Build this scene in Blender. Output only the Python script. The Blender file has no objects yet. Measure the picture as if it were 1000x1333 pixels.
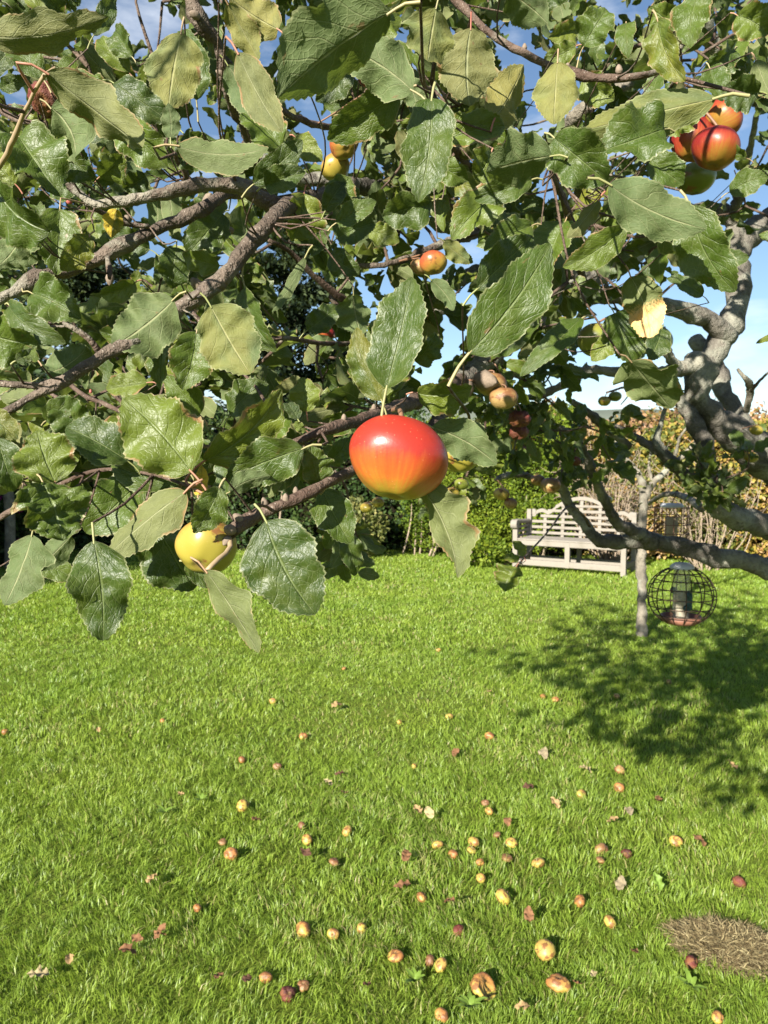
import bpy, math, random
import numpy as np
from mathutils import Vector, Matrix

random.seed(7); RNG = np.random.default_rng(7)
scene = bpy.context.scene
COL = scene.collection
PI = math.pi
def rad(a): return math.radians(a)

# ------------------------------------------------------------------ camera
CAM_H = 1.6
PITCH = rad(3.8)
CAM = Vector((0, 0, CAM_H))
cd = bpy.data.cameras.new('camera'); cam = bpy.data.objects.new('camera', cd); COL.objects.link(cam)
cam.location = CAM; cam.rotation_euler = (PI/2 - PITCH, 0, 0)
cd.sensor_fit = 'HORIZONTAL'; cd.sensor_width = 36; cd.lens = 36; cd.clip_start = 0.02; cd.clip_end = 3000
cd.dof.use_dof = True; cd.dof.focus_distance = 0.66; cd.dof.aperture_fstop = 30
scene.camera = cam
# ------------------------------------------------------------------ sky and sun
SUN_AZ, SUN_EL = rad(31), rad(24)        # behind the camera, to the left
SUN = Vector((-math.sin(SUN_AZ)*math.cos(SUN_EL), -math.cos(SUN_AZ)*math.cos(SUN_EL), math.sin(SUN_EL)))
world = bpy.data.worlds.new('World'); scene.world = world; world.use_nodes = True
wn, wl = world.node_tree.nodes, world.node_tree.links
wn.clear()
wo = wn.new('ShaderNodeOutputWorld'); wb = wn.new('ShaderNodeBackground'); wb.inputs[1].default_value = 0.05
sky = wn.new('ShaderNodeTexSky'); sky.sky_type = 'NISHITA'; sky.sun_disc = False
sky.sun_elevation = SUN_EL; sky.sun_rotation = PI + SUN_AZ
sky.air_density = 1.0; sky.dust_density = 0.1; sky.ozone_density = 2.6
tc = wn.new('ShaderNodeTexCoord'); mp = wn.new('ShaderNodeMapping'); mp.inputs['Scale'].default_value = (1.6, 1.6, 4.5)
mp.inputs['Location'].default_value = (3.1, 0.4, 1.7)
cn = wn.new('ShaderNodeTexNoise'); cn.inputs['Scale'].default_value = 2.3; cn.inputs['Detail'].default_value = 9; cn.inputs['Roughness'].default_value = 0.6
cr = wn.new('ShaderNodeValToRGB'); cr.color_ramp.elements[0].position = 0.51; cr.color_ramp.elements[1].position = 0.76
cr.color_ramp.elements[1].color = (0.75, 0.75, 0.75, 1)
cm = wn.new('ShaderNodeMix'); cm.data_type = 'RGBA'; cm.inputs[7].default_value = (8.2, 8.6, 9.2, 1)
wl.new(tc.outputs['Generated'], mp.inputs[0]); wl.new(mp.outputs[0], cn.inputs['Vector']); wl.new(cn.outputs[0], cr.inputs[0])
wl.new(cr.outputs[0], cm.inputs[0]); wl.new(sky.outputs[0], cm.inputs[6]); wl.new(cm.outputs[2], wb.inputs[0]); wl.new(wb.outputs[0], wo.inputs[0])
sd = bpy.data.lights.new('sun', 'SUN'); sd.energy = 5.0; sd.angle = rad(0.53); sd.color = (1.0, 0.94, 0.84)
sun = bpy.data.objects.new('sun', sd); COL.objects.link(sun); sun.rotation_euler = SUN.to_track_quat('Z', 'Y').to_euler(); sun.location = SUN*50
scene.view_settings.view_transform = 'Standard'; scene.view_settings.look = 'None'
scene.view_settings.exposure = 1.6; scene.view_settings.gamma = 1.0
scene.render.engine = 'CYCLES'
scene.cycles.use_denoising = True; scene.cycles.max_bounces = 6; scene.cycles.transmission_bounces = 4
scene.cycles.diffuse_bounces = 2; scene.cycles.glossy_bounces = 2; scene.cycles.transparent_max_bounces = 6
scene.cycles.sample_clamp_indirect = 6.0

# ------------------------------------------------------------------ pixels -> places
RIGHT = Vector((1, 0, 0)); UP = Vector((0, math.sin(PITCH), math.cos(PITCH))); FWD = Vector((0, math.cos(PITCH), -math.sin(PITCH)))
def P(x, y, d): return CAM + RIGHT*((x-500)/1000*d) + UP*((666.5-y)/1000*d) + FWD*d
def G(x, y, z=0.0):
    dr = RIGHT*((x-500)/1000) + UP*((666.5-y)/1000) + FWD
    return CAM + dr*((z-CAM_H)/dr.z)
def proj(p):
    v = p-CAM; d = v.dot(FWD)
    return (500+1000*v.dot(RIGHT)/d, 666.5-1000*v.dot(UP)/d, d)
RN, UN, FN, CN_ = (np.array(v) for v in (RIGHT, UP, FWD, CAM))
def projn(p):
    v = p-CN_; d = v@FN; d = np.where(np.abs(d) < 1e-4, 1e-4, d)
    return 500+1000*(v@RN)/d, 666.5-1000*(v@UN)/d, d

# ------------------------------------------------------------------ object helpers
def tag(o, label=None, cat=None, group=None, kind=None):
    if label: o['label'] = label
    if cat: o['category'] = cat
    if group: o['group'] = group
    if kind: o['kind'] = kind
    return o
def empty(name, loc, label=None, cat=None, group=None):
    o = bpy.data.objects.new(name, None); COL.objects.link(o); o.location = loc; o.empty_display_size = 0.1
    return tag(o, label, cat, group)
def setparent(o, parent):
    if parent is not None:
        o.parent = parent
        m = Matrix.Identity(4); q = parent; chain = []
        while q is not None: chain.append(q); q = q.parent
        for q in reversed(chain): m = m @ q.matrix_parent_inverse @ q.matrix_basis
        o.matrix_parent_inverse = m.inverted()
def obj(name, mesh, parent=None, mats=None):
    if mats is not None:
        for m in (mats if isinstance(mats, (list, tuple)) else [mats]): mesh.materials.append(m)
    o = bpy.data.objects.new(name, mesh); COL.objects.link(o); setparent(o, parent)
    return o
def np_mesh(name, V, F, smooth=True, uv=None, rnd=None, midx=None):
    """V (n,3), F list of (m,k) arrays"""
    me = bpy.data.meshes.new(name)
    F = [np.asarray(f, dtype=np.int32) for f in (F if isinstance(F, list) else [F]) if len(f)]
    V = np.asarray(V, dtype=np.float32)
    me.vertices.add(len(V)); me.vertices.foreach_set('co', V.ravel())
    loops = np.concatenate([f.ravel() for f in F]); tot = np.concatenate([np.full(len(f), f.shape[1], np.int32) for f in F])
    st = np.concatenate([[0], np.cumsum(tot)[:-1]]).astype(np.int32)
    me.loops.add(len(loops)); me.loops.foreach_set('vertex_index', loops)
    me.polygons.add(len(tot)); me.polygons.foreach_set('loop_start', st); me.polygons.foreach_set('loop_total', tot)
    if midx is not None: me.polygons.foreach_set('material_index', np.asarray(midx, np.int32))
    if smooth: me.polygons.foreach_set('use_smooth', np.ones(len(tot), bool))
    if uv is not None:
        l = me.uv_layers.new(name='UVMap'); l.data.foreach_set('uv', np.asarray(uv, np.float32)[loops].ravel())
    if rnd is not None:
        a = me.attributes.new('rnd', 'FLOAT', 'POINT'); a.data.foreach_set('value', np.asarray(rnd, np.float32))
    me.update(calc_edges=True); me.validate()
    return me
class MB:
    """collects boxes, tubes and lathes into one mesh"""
    def __init__(s): s.v = []; s.f = []
    def add(s, V, F):
        n = len(s.v); s.v += [tuple(p) for p in V]; s.f += [tuple(i+n for i in f) for f in F]; return s
    def box(s, c, size, rot=None, bev=0.0):
        x, y, z = (q/2 for q in size); M = rot or Matrix.Identity(3); c = Vector(c)
        b = min(bev, x*.45, y*.45, z*.45)
        if b <= 0:
            V = [c+M@Vector((i*x, j*y, k*z)) for k in (-1, 1) for j in (-1, 1) for i in (-1, 1)]
            return s.add(V, [(0, 2, 3, 1), (4, 5, 7, 6), (0, 1, 5, 4), (2, 6, 7, 3), (0, 4, 6, 2), (1, 3, 7, 5)])
        V = []
        for k in (-1, 1):
            for (ix, iy, iz) in ((x, y, z-b), (x-b, y-b, z)) if k > 0 else ((x-b, y-b, z), (x, y, z-b)):
                V += [c+M@Vector((i*ix, j*iy, k*iz)) for (i, j) in ((-1, -1), (1, -1), (1, 1), (-1, 1))]
        F = [(3, 2, 1, 0), (12, 13, 14, 15)]
        for r in range(3):
            for q in range(4): F.append((r*4+q, r*4+(q+1) % 4, r*4+4+(q+1) % 4, r*4+4+q))
        return s.add(V, F)
    def tube(s, pts, radii, n=8, cap=True):
        V, F = tube_np(pts, radii, n, cap); return s.add(V, F)
    def lathe(s, prof, c=(0, 0, 0), n=24):
        V = []; F = []; c = Vector(c)
        for r, z in prof:
            V += [c+Vector((r*math.cos(2*PI*i/n), r*math.sin(2*PI*i/n), z)) for i in range(n)]
        for k in range(len(prof)-1):
            for i in range(n): F.append((k*n+i, k*n+(i+1) % n, (k+1)*n+(i+1) % n, (k+1)*n+i))
        return s.add(V, F)
    def build(s, name, mat, parent=None, smooth=False, M=None):
        V = s.v if M is None else [M @ Vector(p) for p in s.v]
        me = bpy.data.meshes.new(name); me.from_pydata([tuple(p) for p in V], [], s.f); me.update()
        if smooth: me.polygons.foreach_set('use_smooth', [True]*len(me.polygons))
        return obj(name, me, parent, mat)
def catmull(pts, step):
    pts = [np.array(p, float) for p in pts]; out = []
    q = [2*pts[0]-pts[1]] + pts + [2*pts[-1]-pts[-2]]
    for i in range(1, len(q)-2):
        n = max(1, int(math.ceil(np.linalg.norm(q[i+1][:3]-q[i][:3])/step)))
        for k in range(n):
            t = k/n
            out.append(0.5*((2*q[i])+(-q[i-1]+q[i+1])*t+(2*q[i-1]-5*q[i]+4*q[i+1]-q[i+2])*t*t+(-q[i-1]+3*q[i]-3*q[i+1]+q[i+2])*t**3))
    out.append(pts[-1]); return np.array(out)
def tube_np(pts, radii, n=8, cap=True, rough=0.0, seed=0):
    pts = np.array([np.array(p) for p in pts], float); m = len(pts)
    radii = np.array(radii, float) if hasattr(radii, '__len__') else np.full(m, radii)
    T = np.gradient(pts, axis=0); T /= np.linalg.norm(T, axis=1)[:, None]+1e-12
    ref = np.array((0.31, 0.2, 0.93)); u = np.cross(T[0], ref)
    if np.linalg.norm(u) < 1e-3: u = np.cross(T[0], (1, 0, 0))
    u /= np.linalg.norm(u); V = np.zeros((m, n, 3)); rr = np.random.default_rng(seed)
    ang = np.arange(n)*2*PI/n; ca, sa = np.cos(ang), np.sin(ang)
    nz = np.ones((m, n))
    if rough > 0:
        a = rr.normal(0, 1, (m, n)); a = (a+np.roll(a, 1, 1)+np.roll(a, -1, 1))/2
        b = a.copy(); b[1:-1] = (a[:-2]+a[1:-1]+a[2:])/2.0; nz = 1+rough*b*0.6
    for i in range(m):
        u = u-T[i]*(u@T[i]); u /= np.linalg.norm(u)+1e-12; w = np.cross(T[i], u)
        V[i] = pts[i]+(radii[i]*nz[i])[:, None]*(ca[:, None]*u+sa[:, None]*w)
    V = V.reshape(-1, 3); F = []
    for i in range(m-1):
        for k in range(n): F.append((i*n+k, i*n+(k+1) % n, (i+1)*n+(k+1) % n, (i+1)*n+k))
    if cap:
        V = np.vstack([V, pts[0], pts[-1]]); a, b = m*n, m*n+1
        for k in range(n): F.append((a, (k+1) % n, k, k)[:3]); F.append((b, (m-1)*n+k, (m-1)*n+(k+1) % n))
    return V, F
_grid = RNG.random((256, 256))
def vnoise(x, y, s):
    x = np.asarray(x)*s+100; y = np.asarray(y)*s+100
    xi = np.floor(x).astype(int); yi = np.floor(y).astype(int); fx = x-xi; fy = y-yi
    fx = fx*fx*(3-2*fx); fy = fy*fy*(3-2*fy); g = _grid
    a = g[xi % 256, yi % 256]; b = g[(xi+1) % 256, yi % 256]; c = g[xi % 256, (yi+1) % 256]; d = g[(xi+1) % 256, (yi+1) % 256]
    return (a*(1-fx)+b*fx)*(1-fy)+(c*(1-fx)+d*fx)*fy

# ------------------------------------------------------------------ materials
class N:
    """small node builder"""
    def __init__(s, name):
        s.m = bpy.data.materials.new(name); s.m.use_nodes = True; s.t = s.m.node_tree; s.t.nodes.clear()
        s.out = s.t.nodes.new('ShaderNodeOutputMaterial')
    def n(s, typ, ins=None, **props):
        nd = s.t.nodes.new(typ)
        for k, v in props.items(): setattr(nd, k, v)
        for k, v in (ins or {}).items(): s.set(nd.inputs[k], v)
        return nd
    def set(s, sock, v):
        if isinstance(v, bpy.types.NodeSocket): s.t.links.new(v, sock)
        elif isinstance(v, bpy.types.Node): s.t.links.new(v.outputs[0], sock)
        else:
            if isinstance(v, tuple) and len(v) == 3 and sock.type == 'RGBA': v = v+(1,)
            sock.default_value = v
    def math(s, op, a, b=0.0, c=0.0): return s.n('ShaderNodeMath', {0: a, 1: b, 2: c}, operation=op).outputs[0]
    def mix(s, f, a, b, mode='MIX'):
        nd = s.n('ShaderNodeMix', data_type='RGBA', blend_type=mode); s.set(nd.inputs[0], f); s.set(nd.inputs[6], a); s.set(nd.inputs[7], b); return nd.outputs[2]
    def ramp(s, f, stops, interp='LINEAR'):
        nd = s.n('ShaderNodeValToRGB', {0: f}); r = nd.color_ramp; r.interpolation = interp
        while len(r.elements) < len(stops): r.elements.new(0.5)
        for e, (p, c) in zip(r.elements, stops): e.position = p; e.color = tuple(c)+(1,) if len(c) == 3 else c
        return nd.outputs[0]
    def step(s, f, a, b): return s.n('ShaderNodeMapRange', {0: f, 1: a, 2: b}, interpolation_type='SMOOTHSTEP').outputs[0]
    def noise(s, vec, scale, detail=3, rough=0.55, dist=0.0):
        nd = s.n('ShaderNodeTexNoise', {'Scale': scale, 'Detail': detail, 'Roughness': rough, 'Distortion': dist})
        if vec is not None: s.set(nd.inputs['Vector'], vec)
        return nd.outputs[0]
    def bump(s, h, strength, dist): return s.n('ShaderNodeBump', {'Height': h, 'Strength': strength, 'Distance': dist}).outputs[0]
    def obj(s): return s.n('ShaderNodeTexCoord').outputs['Object']
    def gen(s): return s.n('ShaderNodeTexCoord').outputs['Generated']
    def rnd(s):
        a = s.n('ShaderNodeAttribute', attribute_name='rnd').outputs['Fac']; o = s.n('ShaderNodeObjectInfo').outputs['Random']
        return s.math('FRACT', s.math('ADD', a, o))
    def bsdf(s, col, rough=0.6, normal=None, spec=0.5, **kw):
        nd = s.n('ShaderNodeBsdfPrincipled'); s.set(nd.inputs['Base Color'], col); s.set(nd.inputs['Roughness'], rough); s.set(nd.inputs['Specular IOR Level'], spec)
        if normal is not None: s.set(nd.inputs['Normal'], normal)
        for k, v in kw.items(): s.set(nd.inputs[k.replace('_', ' ')], v)
        return nd
    def leafy(s, col, tcol, rough, fac, normal=None, spec=0.4):
        p = s.bsdf(col, rough, normal, spec); t = s.n('ShaderNodeBsdfTranslucent', {0: tcol})
        if normal is not None: s.set(t.inputs['Normal'], normal)
        m = s.n('ShaderNodeMixShader'); s.set(m.inputs[0], fac); s.set(m.inputs[1], p); s.set(m.inputs[2], t); return s.end(m)
    def end(s, sh): s.t.links.new(sh.outputs[0], s.out.inputs[0]); return s.m

def leaf_material(name, dull=0.0, yellow=0.0, brown=0.0):
    k = N(name); uv = k.n('ShaderNodeUVMap').outputs[0]; sx = k.n('ShaderNodeSeparateXYZ', {0: uv}); u, v = sx.outputs[0], sx.outputs[1]
    r = k.rnd(); a = k.math('MULTIPLY', k.math('ABSOLUTE', k.math('SUBTRACT', u, 0.5)), 2.0)
    ro = k.n('ShaderNodeCombineXYZ', {0: k.math('MULTIPLY', r, 37.0), 1: k.math('MULTIPLY', r, 91.0), 2: k.math('SIGN', k.math('SUBTRACT', u, .5))})
    uvr = k.n('ShaderNodeVectorMath', {0: uv, 1: ro.outputs[0]}, operation='ADD').outputs[0]
    wob = k.math('MULTIPLY', k.math('SUBTRACT', k.noise(uvr, 2.0, 1), 0.5), 1.3)
    ph = k.math('FRACT', k.math('ADD', k.math('SUBTRACT', k.math('MULTIPLY', v, 6.0), k.math('MULTIPLY', a, 2.0)), wob))
    dv = k.math('ABSOLUTE', k.math('SUBTRACT', ph, 0.5))
    side = k.math('SUBTRACT', 1.0, k.step(dv, 0.015, 0.06)); side = k.math('MULTIPLY', side, k.math('SUBTRACT', 1.0, k.math('MULTIPLY', a, .75)))
    mid = k.math('SUBTRACT', 1.0, k.step(a, 0.012, 0.055))
    vein = k.math('MAXIMUM', mid, k.math('MULTIPLY', side, 0.5))
    blot = k.noise(uvr, 2.4, 4, 0.6); fine = k.noise(uvr, 26, 3, 0.6)
    top = k.ramp(r, [(0, (0.024, 0.046, 0.006)), (0.45, (0.042, 0.072, 0.007)), (0.75, (0.066, 0.102, 0.009)), (1, (0.12, 0.145, 0.014))])
    top = k.mix(k.math('MULTIPLY', k.step(blot, .4, .75), .5), top, (0.078, 0.10, 0.014))
    top = k.mix(k.math('MULTIPLY', vein, 0.5), top, (0.17, 0.21, 0.08))
    und = k.ramp(r, [(0, (0.066, 0.10, 0.032)), (0.5, (0.088, 0.12, 0.038)), (0.8, (0.115, 0.134, 0.043)), (1, (0.145, 0.14, 0.046))])
    und = k.mix(k.math('MULTIPLY', k.step(blot, .4, .7), .6), und, (0.07, 0.085, 0.026))
    und = k.mix(k.math('MULTIPLY', vein, 0.75), und, (0.27, 0.28, 0.14))
    back = k.n('ShaderNodeNewGeometry').outputs['Backfacing']
    col = k.mix(back, top, und)
    if yellow > 0:
        col = k.mix(k.math('MULTIPLY', k.step(k.noise(uvr, 1.6, 3), .25, .6), yellow), col, (0.55, 0.38, 0.03))
    sp = k.step(k.noise(uvr, 7.5, 2, .5), 0.70, 0.76)
    sp = k.math('MULTIPLY', sp, k.step(r, 0.25, 0.45)); col = k.mix(k.math('MULTIPLY', sp, 0.8), col, (0.13, 0.075, 0.03))
    edge = k.math('MULTIPLY', k.step(k.math('ADD', a, k.math('MULTIPLY', k.noise(uvr, 3.2, 3), .9)), 1.38, 1.5), k.step(r, .5, .6))
    col = k.mix(edge, col, (0.22, 0.12, 0.05))
    if brown > 0:
        bt = k.step(k.math('ADD', v, k.math('MULTIPLY', k.math('SUBTRACT', fine, .5), .35)), 0.42, 0.56)
        col = k.mix(k.math('MULTIPLY', bt, brown), col, k.ramp(blot, [(0.3, (0.62, 0.34, 0.12)), (0.7, (0.75, 0.52, 0.26))]))
    lit_rim = k.math('MULTIPLY', k.step(a, .93, .98), .45); col = k.mix(lit_rim, col, (0.30, 0.30, 0.16))  # sunlit leaf edge painted into the colour as a pale line
    ret = k.n('ShaderNodeTexVoronoi', {'Vector': uvr, 'Scale': 15.0}, feature='DISTANCE_TO_EDGE').outputs['Distance']; ret = k.step(ret, .0, .12)
    col = k.mix(k.math('MULTIPLY', k.math('SUBTRACT', 1.0, ret), .11), col, (0.26, 0.28, 0.13))
    h = k.math('ADD', k.math('MULTIPLY', k.math('MULTIPLY', vein, k.math('SUBTRACT', k.math('MULTIPLY', back, 2.0), 1.0)), 1.0),
               k.math('ADD', k.math('ADD', k.math('MULTIPLY', fine, .3), k.math('MULTIPLY', ret, .12)), k.math('ADD', k.math('MULTIPLY', dv, .35), k.math('MULTIPLY', k.noise(uvr, 11, 3, .6), .5))))
    nb = k.bump(h, 0.7, 0.0016)
    rough = k.math('ADD', k.math('MULTIPLY', back, 0.30), k.math('ADD', 0.36+dull, k.math('MULTIPLY', fine, .14)))
    tcol = k.mix(0.6, col, (0.24, 0.33, 0.03), 'MIX')
    return k.leafy(col, tcol, rough, 0.22, nb, 0.42)
M_leaf = leaf_material('apple_leaf')
M_leaf_yellow = leaf_material('apple_leaf_yellow', yellow=0.95)
M_leaf_pale = leaf_material('apple_leaf_turning', yellow=0.13)
M_leaf_dry = leaf_material('apple_leaf_dry', brown=1.0)
def simple_leaf(name, stops, fac=0.25, rough=.6, tint=(0.3, 0.4, 0.05), mixt=.4):
    k = N(name); r = k.n('ShaderNodeAttribute', attribute_name='rnd').outputs['Fac']
    c = k.ramp(r, stops); nz = k.noise(k.obj(), 1.3, 3)
    c = k.mix(k.math('MULTIPLY', k.step(nz, .35, .7), .4), c, k.mix(1.0, c, (0.55, .6, .5), 'MULTIPLY'))
    return k.leafy(c, k.mix(mixt, c, tint), rough, fac, None, .25)
def bark_material(name, dark, mid, lichen, lich=0.5, scale=1.0, bumpd=0.004):
    k = N(name); o = k.obj()
    n1 = k.noise(o, 14*scale, 5, .65); n2 = k.noise(o, 55*scale, 4, .65); n3 = k.noise(o, 5*scale, 4, .6, .6); n4 = k.noise(o, 160*scale, 3, .6)
    c = k.mix(k.step(n1, .3, .7), dark, mid); c = k.mix(k.math('MULTIPLY', k.step(n2, .5, .7), .6), c, tuple(q*.45 for q in dark))
    lm = k.math('MULTIPLY', k.step(k.math('ADD', n3, k.math('MULTIPLY', k.math('SUBTRACT', n2, .5), .35)), .62-.22*lich, .70-.18*lich), min(1, .35+lich))
    c = k.mix(lm, c, k.mix(k.step(n2, .35, .65), lichen, tuple(q*.6 for q in lichen)))
    sp = k.step(k.n('ShaderNodeTexVoronoi', {'Vector': o, 'Scale': 190*scale}).outputs['Distance'], 0.14, .2)
    c = k.mix(k.math('MULTIPLY', k.math('SUBTRACT', 1.0, sp), .35), c, (0.42, .38, .32))
    h = k.math('ADD', k.math('MULTIPLY', n2, 1.0), k.math('ADD', k.math('MULTIPLY', n1, 1.2), k.math('MULTIPLY', n4, .5)))
    return k.end(k.bsdf(c, .78, k.bump(h, 0.9, bumpd), .25))
M_bark_twig = bark_material('twig_bark', (0.060, 0.036, 0.025), (0.125, 0.088, 0.065), (0.28, 0.26, 0.20), .2, 1.6, .006)
M_bark = bark_material('branch_bark', (0.060, 0.044, 0.032), (0.14, 0.108, 0.082), (0.28, 0.26, 0.20), .42, 1.2, .009)
M_bark_old = bark_material('limb_bark', (0.062, 0.055, 0.045), (0.15, 0.135, 0.11), (0.27, 0.265, 0.21), .70, .9, .014)
M_bark_pale = bark_material('pale_bark', (0.12, 0.105, 0.08), (0.22, 0.195, 0.15), (0.30, 0.29, 0.23), .5, .9, .010)
M_bark_dark = bark_material('dark_bark', (0.05, 0.04, 0.03), (0.12, 0.09, 0.07), (0.2, 0.2, 0.15), .15, .25, .02)
def petiole_mat():
    k = N('petiole'); r = k.rnd(); c = k.ramp(r, [(0, (0.20, 0.22, 0.08)), (.45, (0.28, 0.24, 0.12)), (.75, (0.30, 0.19, 0.11)), (1, (0.33, 0.12, 0.09))])
    return k.end(k.bsdf(c, .5, None, .3))
M_pet = petiole_mat()
def apple_mat(name, bottom, midc, top, lo=.3, hi=.7, side=(0, 0, 1), streak=.25, rough=.24, spots=.5, bruise=0.0, bumpd=0.0, spec=.5):
    k = N(name); g = k.gen(); o = k.obj()
    c0 = k.n('ShaderNodeVectorMath', {0: g, 1: (0.5, 0.5, 0.5)}, operation='SUBTRACT').outputs[0]
    f = k.n('ShaderNodeVectorMath', {0: c0, 1: side}, operation='DOT_PRODUCT').outputs['Value']
    r = k.n('ShaderNodeObjectInfo').outputs['Random']
    sx = k.n('ShaderNodeSeparateXYZ', {0: c0}); ang = k.math('ARCTAN2', sx.outputs[1], sx.outputs[0])
    sv = k.n('ShaderNodeCombineXYZ', {0: k.math('MULTIPLY', k.math('COSINE', ang), 6.0), 1: k.math('MULTIPLY', k.math('SINE', ang), 6.0), 2: k.math('ADD', sx.outputs[2], k.math('MULTIPLY', r, 30.0))})
    st = k.noise(sv, 1.6, 4, .65); bl = k.noise(g, 2.2, 3)
    f = k.math('ADD', k.math('ADD', f, .5), k.math('ADD', k.math('MULTIPLY', k.math('SUBTRACT', st, .5), streak), k.math('MULTIPLY', k.math('SUBTRACT', bl, .5), .35)))
    c = k.ramp(f, [(lo, bottom), ((lo+hi)/2, midc), (hi, top)])
    vo = k.n('ShaderNodeTexVoronoi', {'Vector': g, 'Scale': 17.0, 'Randomness': 1.0}).outputs['Distance']
    c = k.mix(k.math('MULTIPLY', k.math('SUBTRACT', 1.0, k.step(vo, .05, .13)), spots), c, tuple(min(1, q*1.3+.08) for q in midc))
    if bruise > 0:
        b = k.step(k.noise(k.n('ShaderNodeVectorMath', {0: g, 1: k.n('ShaderNodeCombineXYZ', {0: k.math('MULTIPLY', r, 20.0)}).outputs[0]}, operation='ADD').outputs[0], 2.6, 4, .6), .62-.3*bruise, .70-.28*bruise)
        c = k.mix(k.math('MULTIPLY', b, .9), c, k.mix(bl, (0.09, 0.035, 0.015), (0.22, 0.09, 0.03)))
    stem = k.math('SUBTRACT', 1.0, k.step(k.math('ADD', k.math('MULTIPLY', sx.outputs[0], sx.outputs[0]), k.math('MULTIPLY', sx.outputs[1], sx.outputs[1])), .003, .022))
    c = k.mix(k.math('MULTIPLY', stem, .6), c, (0.17, 0.11, 0.04))
    nrm = k.bump(k.math('ADD', k.noise(g, 9, 3), k.math('MULTIPLY', k.noise(g, 34, 3), .5 if bumpd > .001 else .12)), .5, bumpd) if bumpd else None
    return k.end(k.bsdf(c, rough, nrm, spec))
M_ap_hero = apple_mat('apple_red_gold', (0.31, 0.22, 0.025), (0.40, 0.095, 0.018), (0.30, 0.024, 0.013), .0, .54, (0.0, 0.0, 1.0), .34, .34, .55, 0, .0005)
M_ap_red = apple_mat('apple_red', (0.240, 0.128, 0.020), (0.240, 0.040, 0.014), (0.160, 0.013, 0.011), .05, .50, (0.5, 0, .8), .45, .40, .5, 0, .0006, .38)
M_ap_blush = apple_mat('apple_blush', (0.290, 0.190, 0.034), (0.320, 0.130, 0.032), (0.290, 0.062, 0.024), .30, .72, (0.6, 0.2, .7), .5, .36, .7, .16, .0008)
M_ap_yellow = apple_mat('apple_yellow', (0.248, 0.208, 0.032), (0.288, 0.208, 0.036), (0.272, 0.144, 0.032), .3, .9, (0.5, 0.3, .7), .25, .35, .6, .15)
M_ap_green = apple_mat('apple_green', (0.120, 0.144, 0.020), (0.160, 0.172, 0.028), (0.200, 0.160, 0.036), .3, .9, (0.5, 0.3, .7), .25, .35, .6, .1)
M_ap_brown = apple_mat('apple_brown', (0.290, 0.189, 0.070), (0.229, 0.128, 0.048), (0.150, 0.070, 0.031), .2, .8, (0.5, 0.3, .7), .4, .5, .3, .35, .002)
M_ap_rot = apple_mat('apple_rotten', (0.10, 0.035, 0.02), (0.13, 0.03, 0.022), (0.06, 0.02, 0.015), .2, .8, (0.5, .3, .7), .5, .6, .2, .4, .005, .3)
M_ap_fall = apple_mat('apple_fallen_yellow', (0.370, 0.299, 0.053), (0.396, 0.290, 0.062), (0.334, 0.185, 0.053), .35, .95, (0.6, .4, .5), .3, .5, .4, .45, .001)
M_ap_fallo = apple_mat('apple_fallen_orange', (0.38, 0.28, 0.055), (0.37, 0.215, 0.05), (0.31, 0.13, 0.04), .25, .85, (0.6, .4, .5), .5, .5, .4, .50, .002)
def flat(name, col, rough=.6, spec=.4, var=.25, scale=20, bumpd=.0, metal=0.0):
    k = N(name); n = k.noise(k.obj(), scale, 4, .6)
    c = k.mix(k.math('MULTIPLY', k.step(n, .3, .75), var), col, tuple(q*.45 for q in col))
    return k.end(k.bsdf(c, rough, k.bump(n, .6, bumpd) if bumpd else None, spec, Metallic=metal))
M_shoot = flat('green_brown_shoot', (0.30, 0.22, 0.13), .55, .3, .4, 60)
M_stalk = flat('apple_stalk', (0.20, 0.105, 0.06), .55); M_calyx = flat('calyx', (0.09, 0.065, 0.04), .8); M_bud = flat('bud', (0.20, 0.155, 0.115), .85, .2, .5, 300, .001)
M_spur = flat('spur_pink', (0.40, 0.10, 0.09), .5)
M_flesh = flat('apple_flesh', (0.36, 0.15, 0.045), .7, .2, .6, 120, .003)
def wood_mat():
    k = N('weathered_teak'); o = k.obj(); mpn = k.n('ShaderNodeMapping', {0: o, 3: (2.5, 30, 30)}).outputs[0]
    g = k.noise(mpn, 3.0, 5, .6); n = k.noise(o, 6, 3)
    c = k.mix(g, (0.165, 0.148, 0.122), (0.26, 0.235, 0.20)); c = k.mix(k.math('MULTIPLY', k.step(n, .5, .75), .4), c, (0.13, 0.115, 0.085))
    return k.end(k.bsdf(c, .8, k.bump(g, .4, .002), .2))
M_wood = wood_mat()
M_wire = flat('rusty_wire', (0.07, 0.045, 0.03), .6, .4, .5, 60, .0004, .5)
M_cap = flat('grey_plastic_cap', (0.50, 0.50, 0.50), .5, .4, .2, 40)
M_tray = flat('copper_brown_tray', (0.22, 0.10, 0.065), .55, .4, .5, 60, .0006)
M_teal = flat('teal_plastic', (0.015, 0.055, 0.055), .4, .5, .2, 40)
M_seed = flat('bird_seed', (0.42, 0.33, 0.20), .85, .2, .7, 260, .003)
def tube_glass():
    k = N('clear_tube'); t = k.n('ShaderNodeBsdfTransparent', {0: (0.95, .94, .90)}); g = k.bsdf((0.50, .48, .40), .2, None, .5)
    m = k.n('ShaderNodeMixShader', {0: .38}); k.set(m.inputs[1], t); k.set(m.inputs[2], g); return k.end(m)
M_tube = tube_glass()
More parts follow.
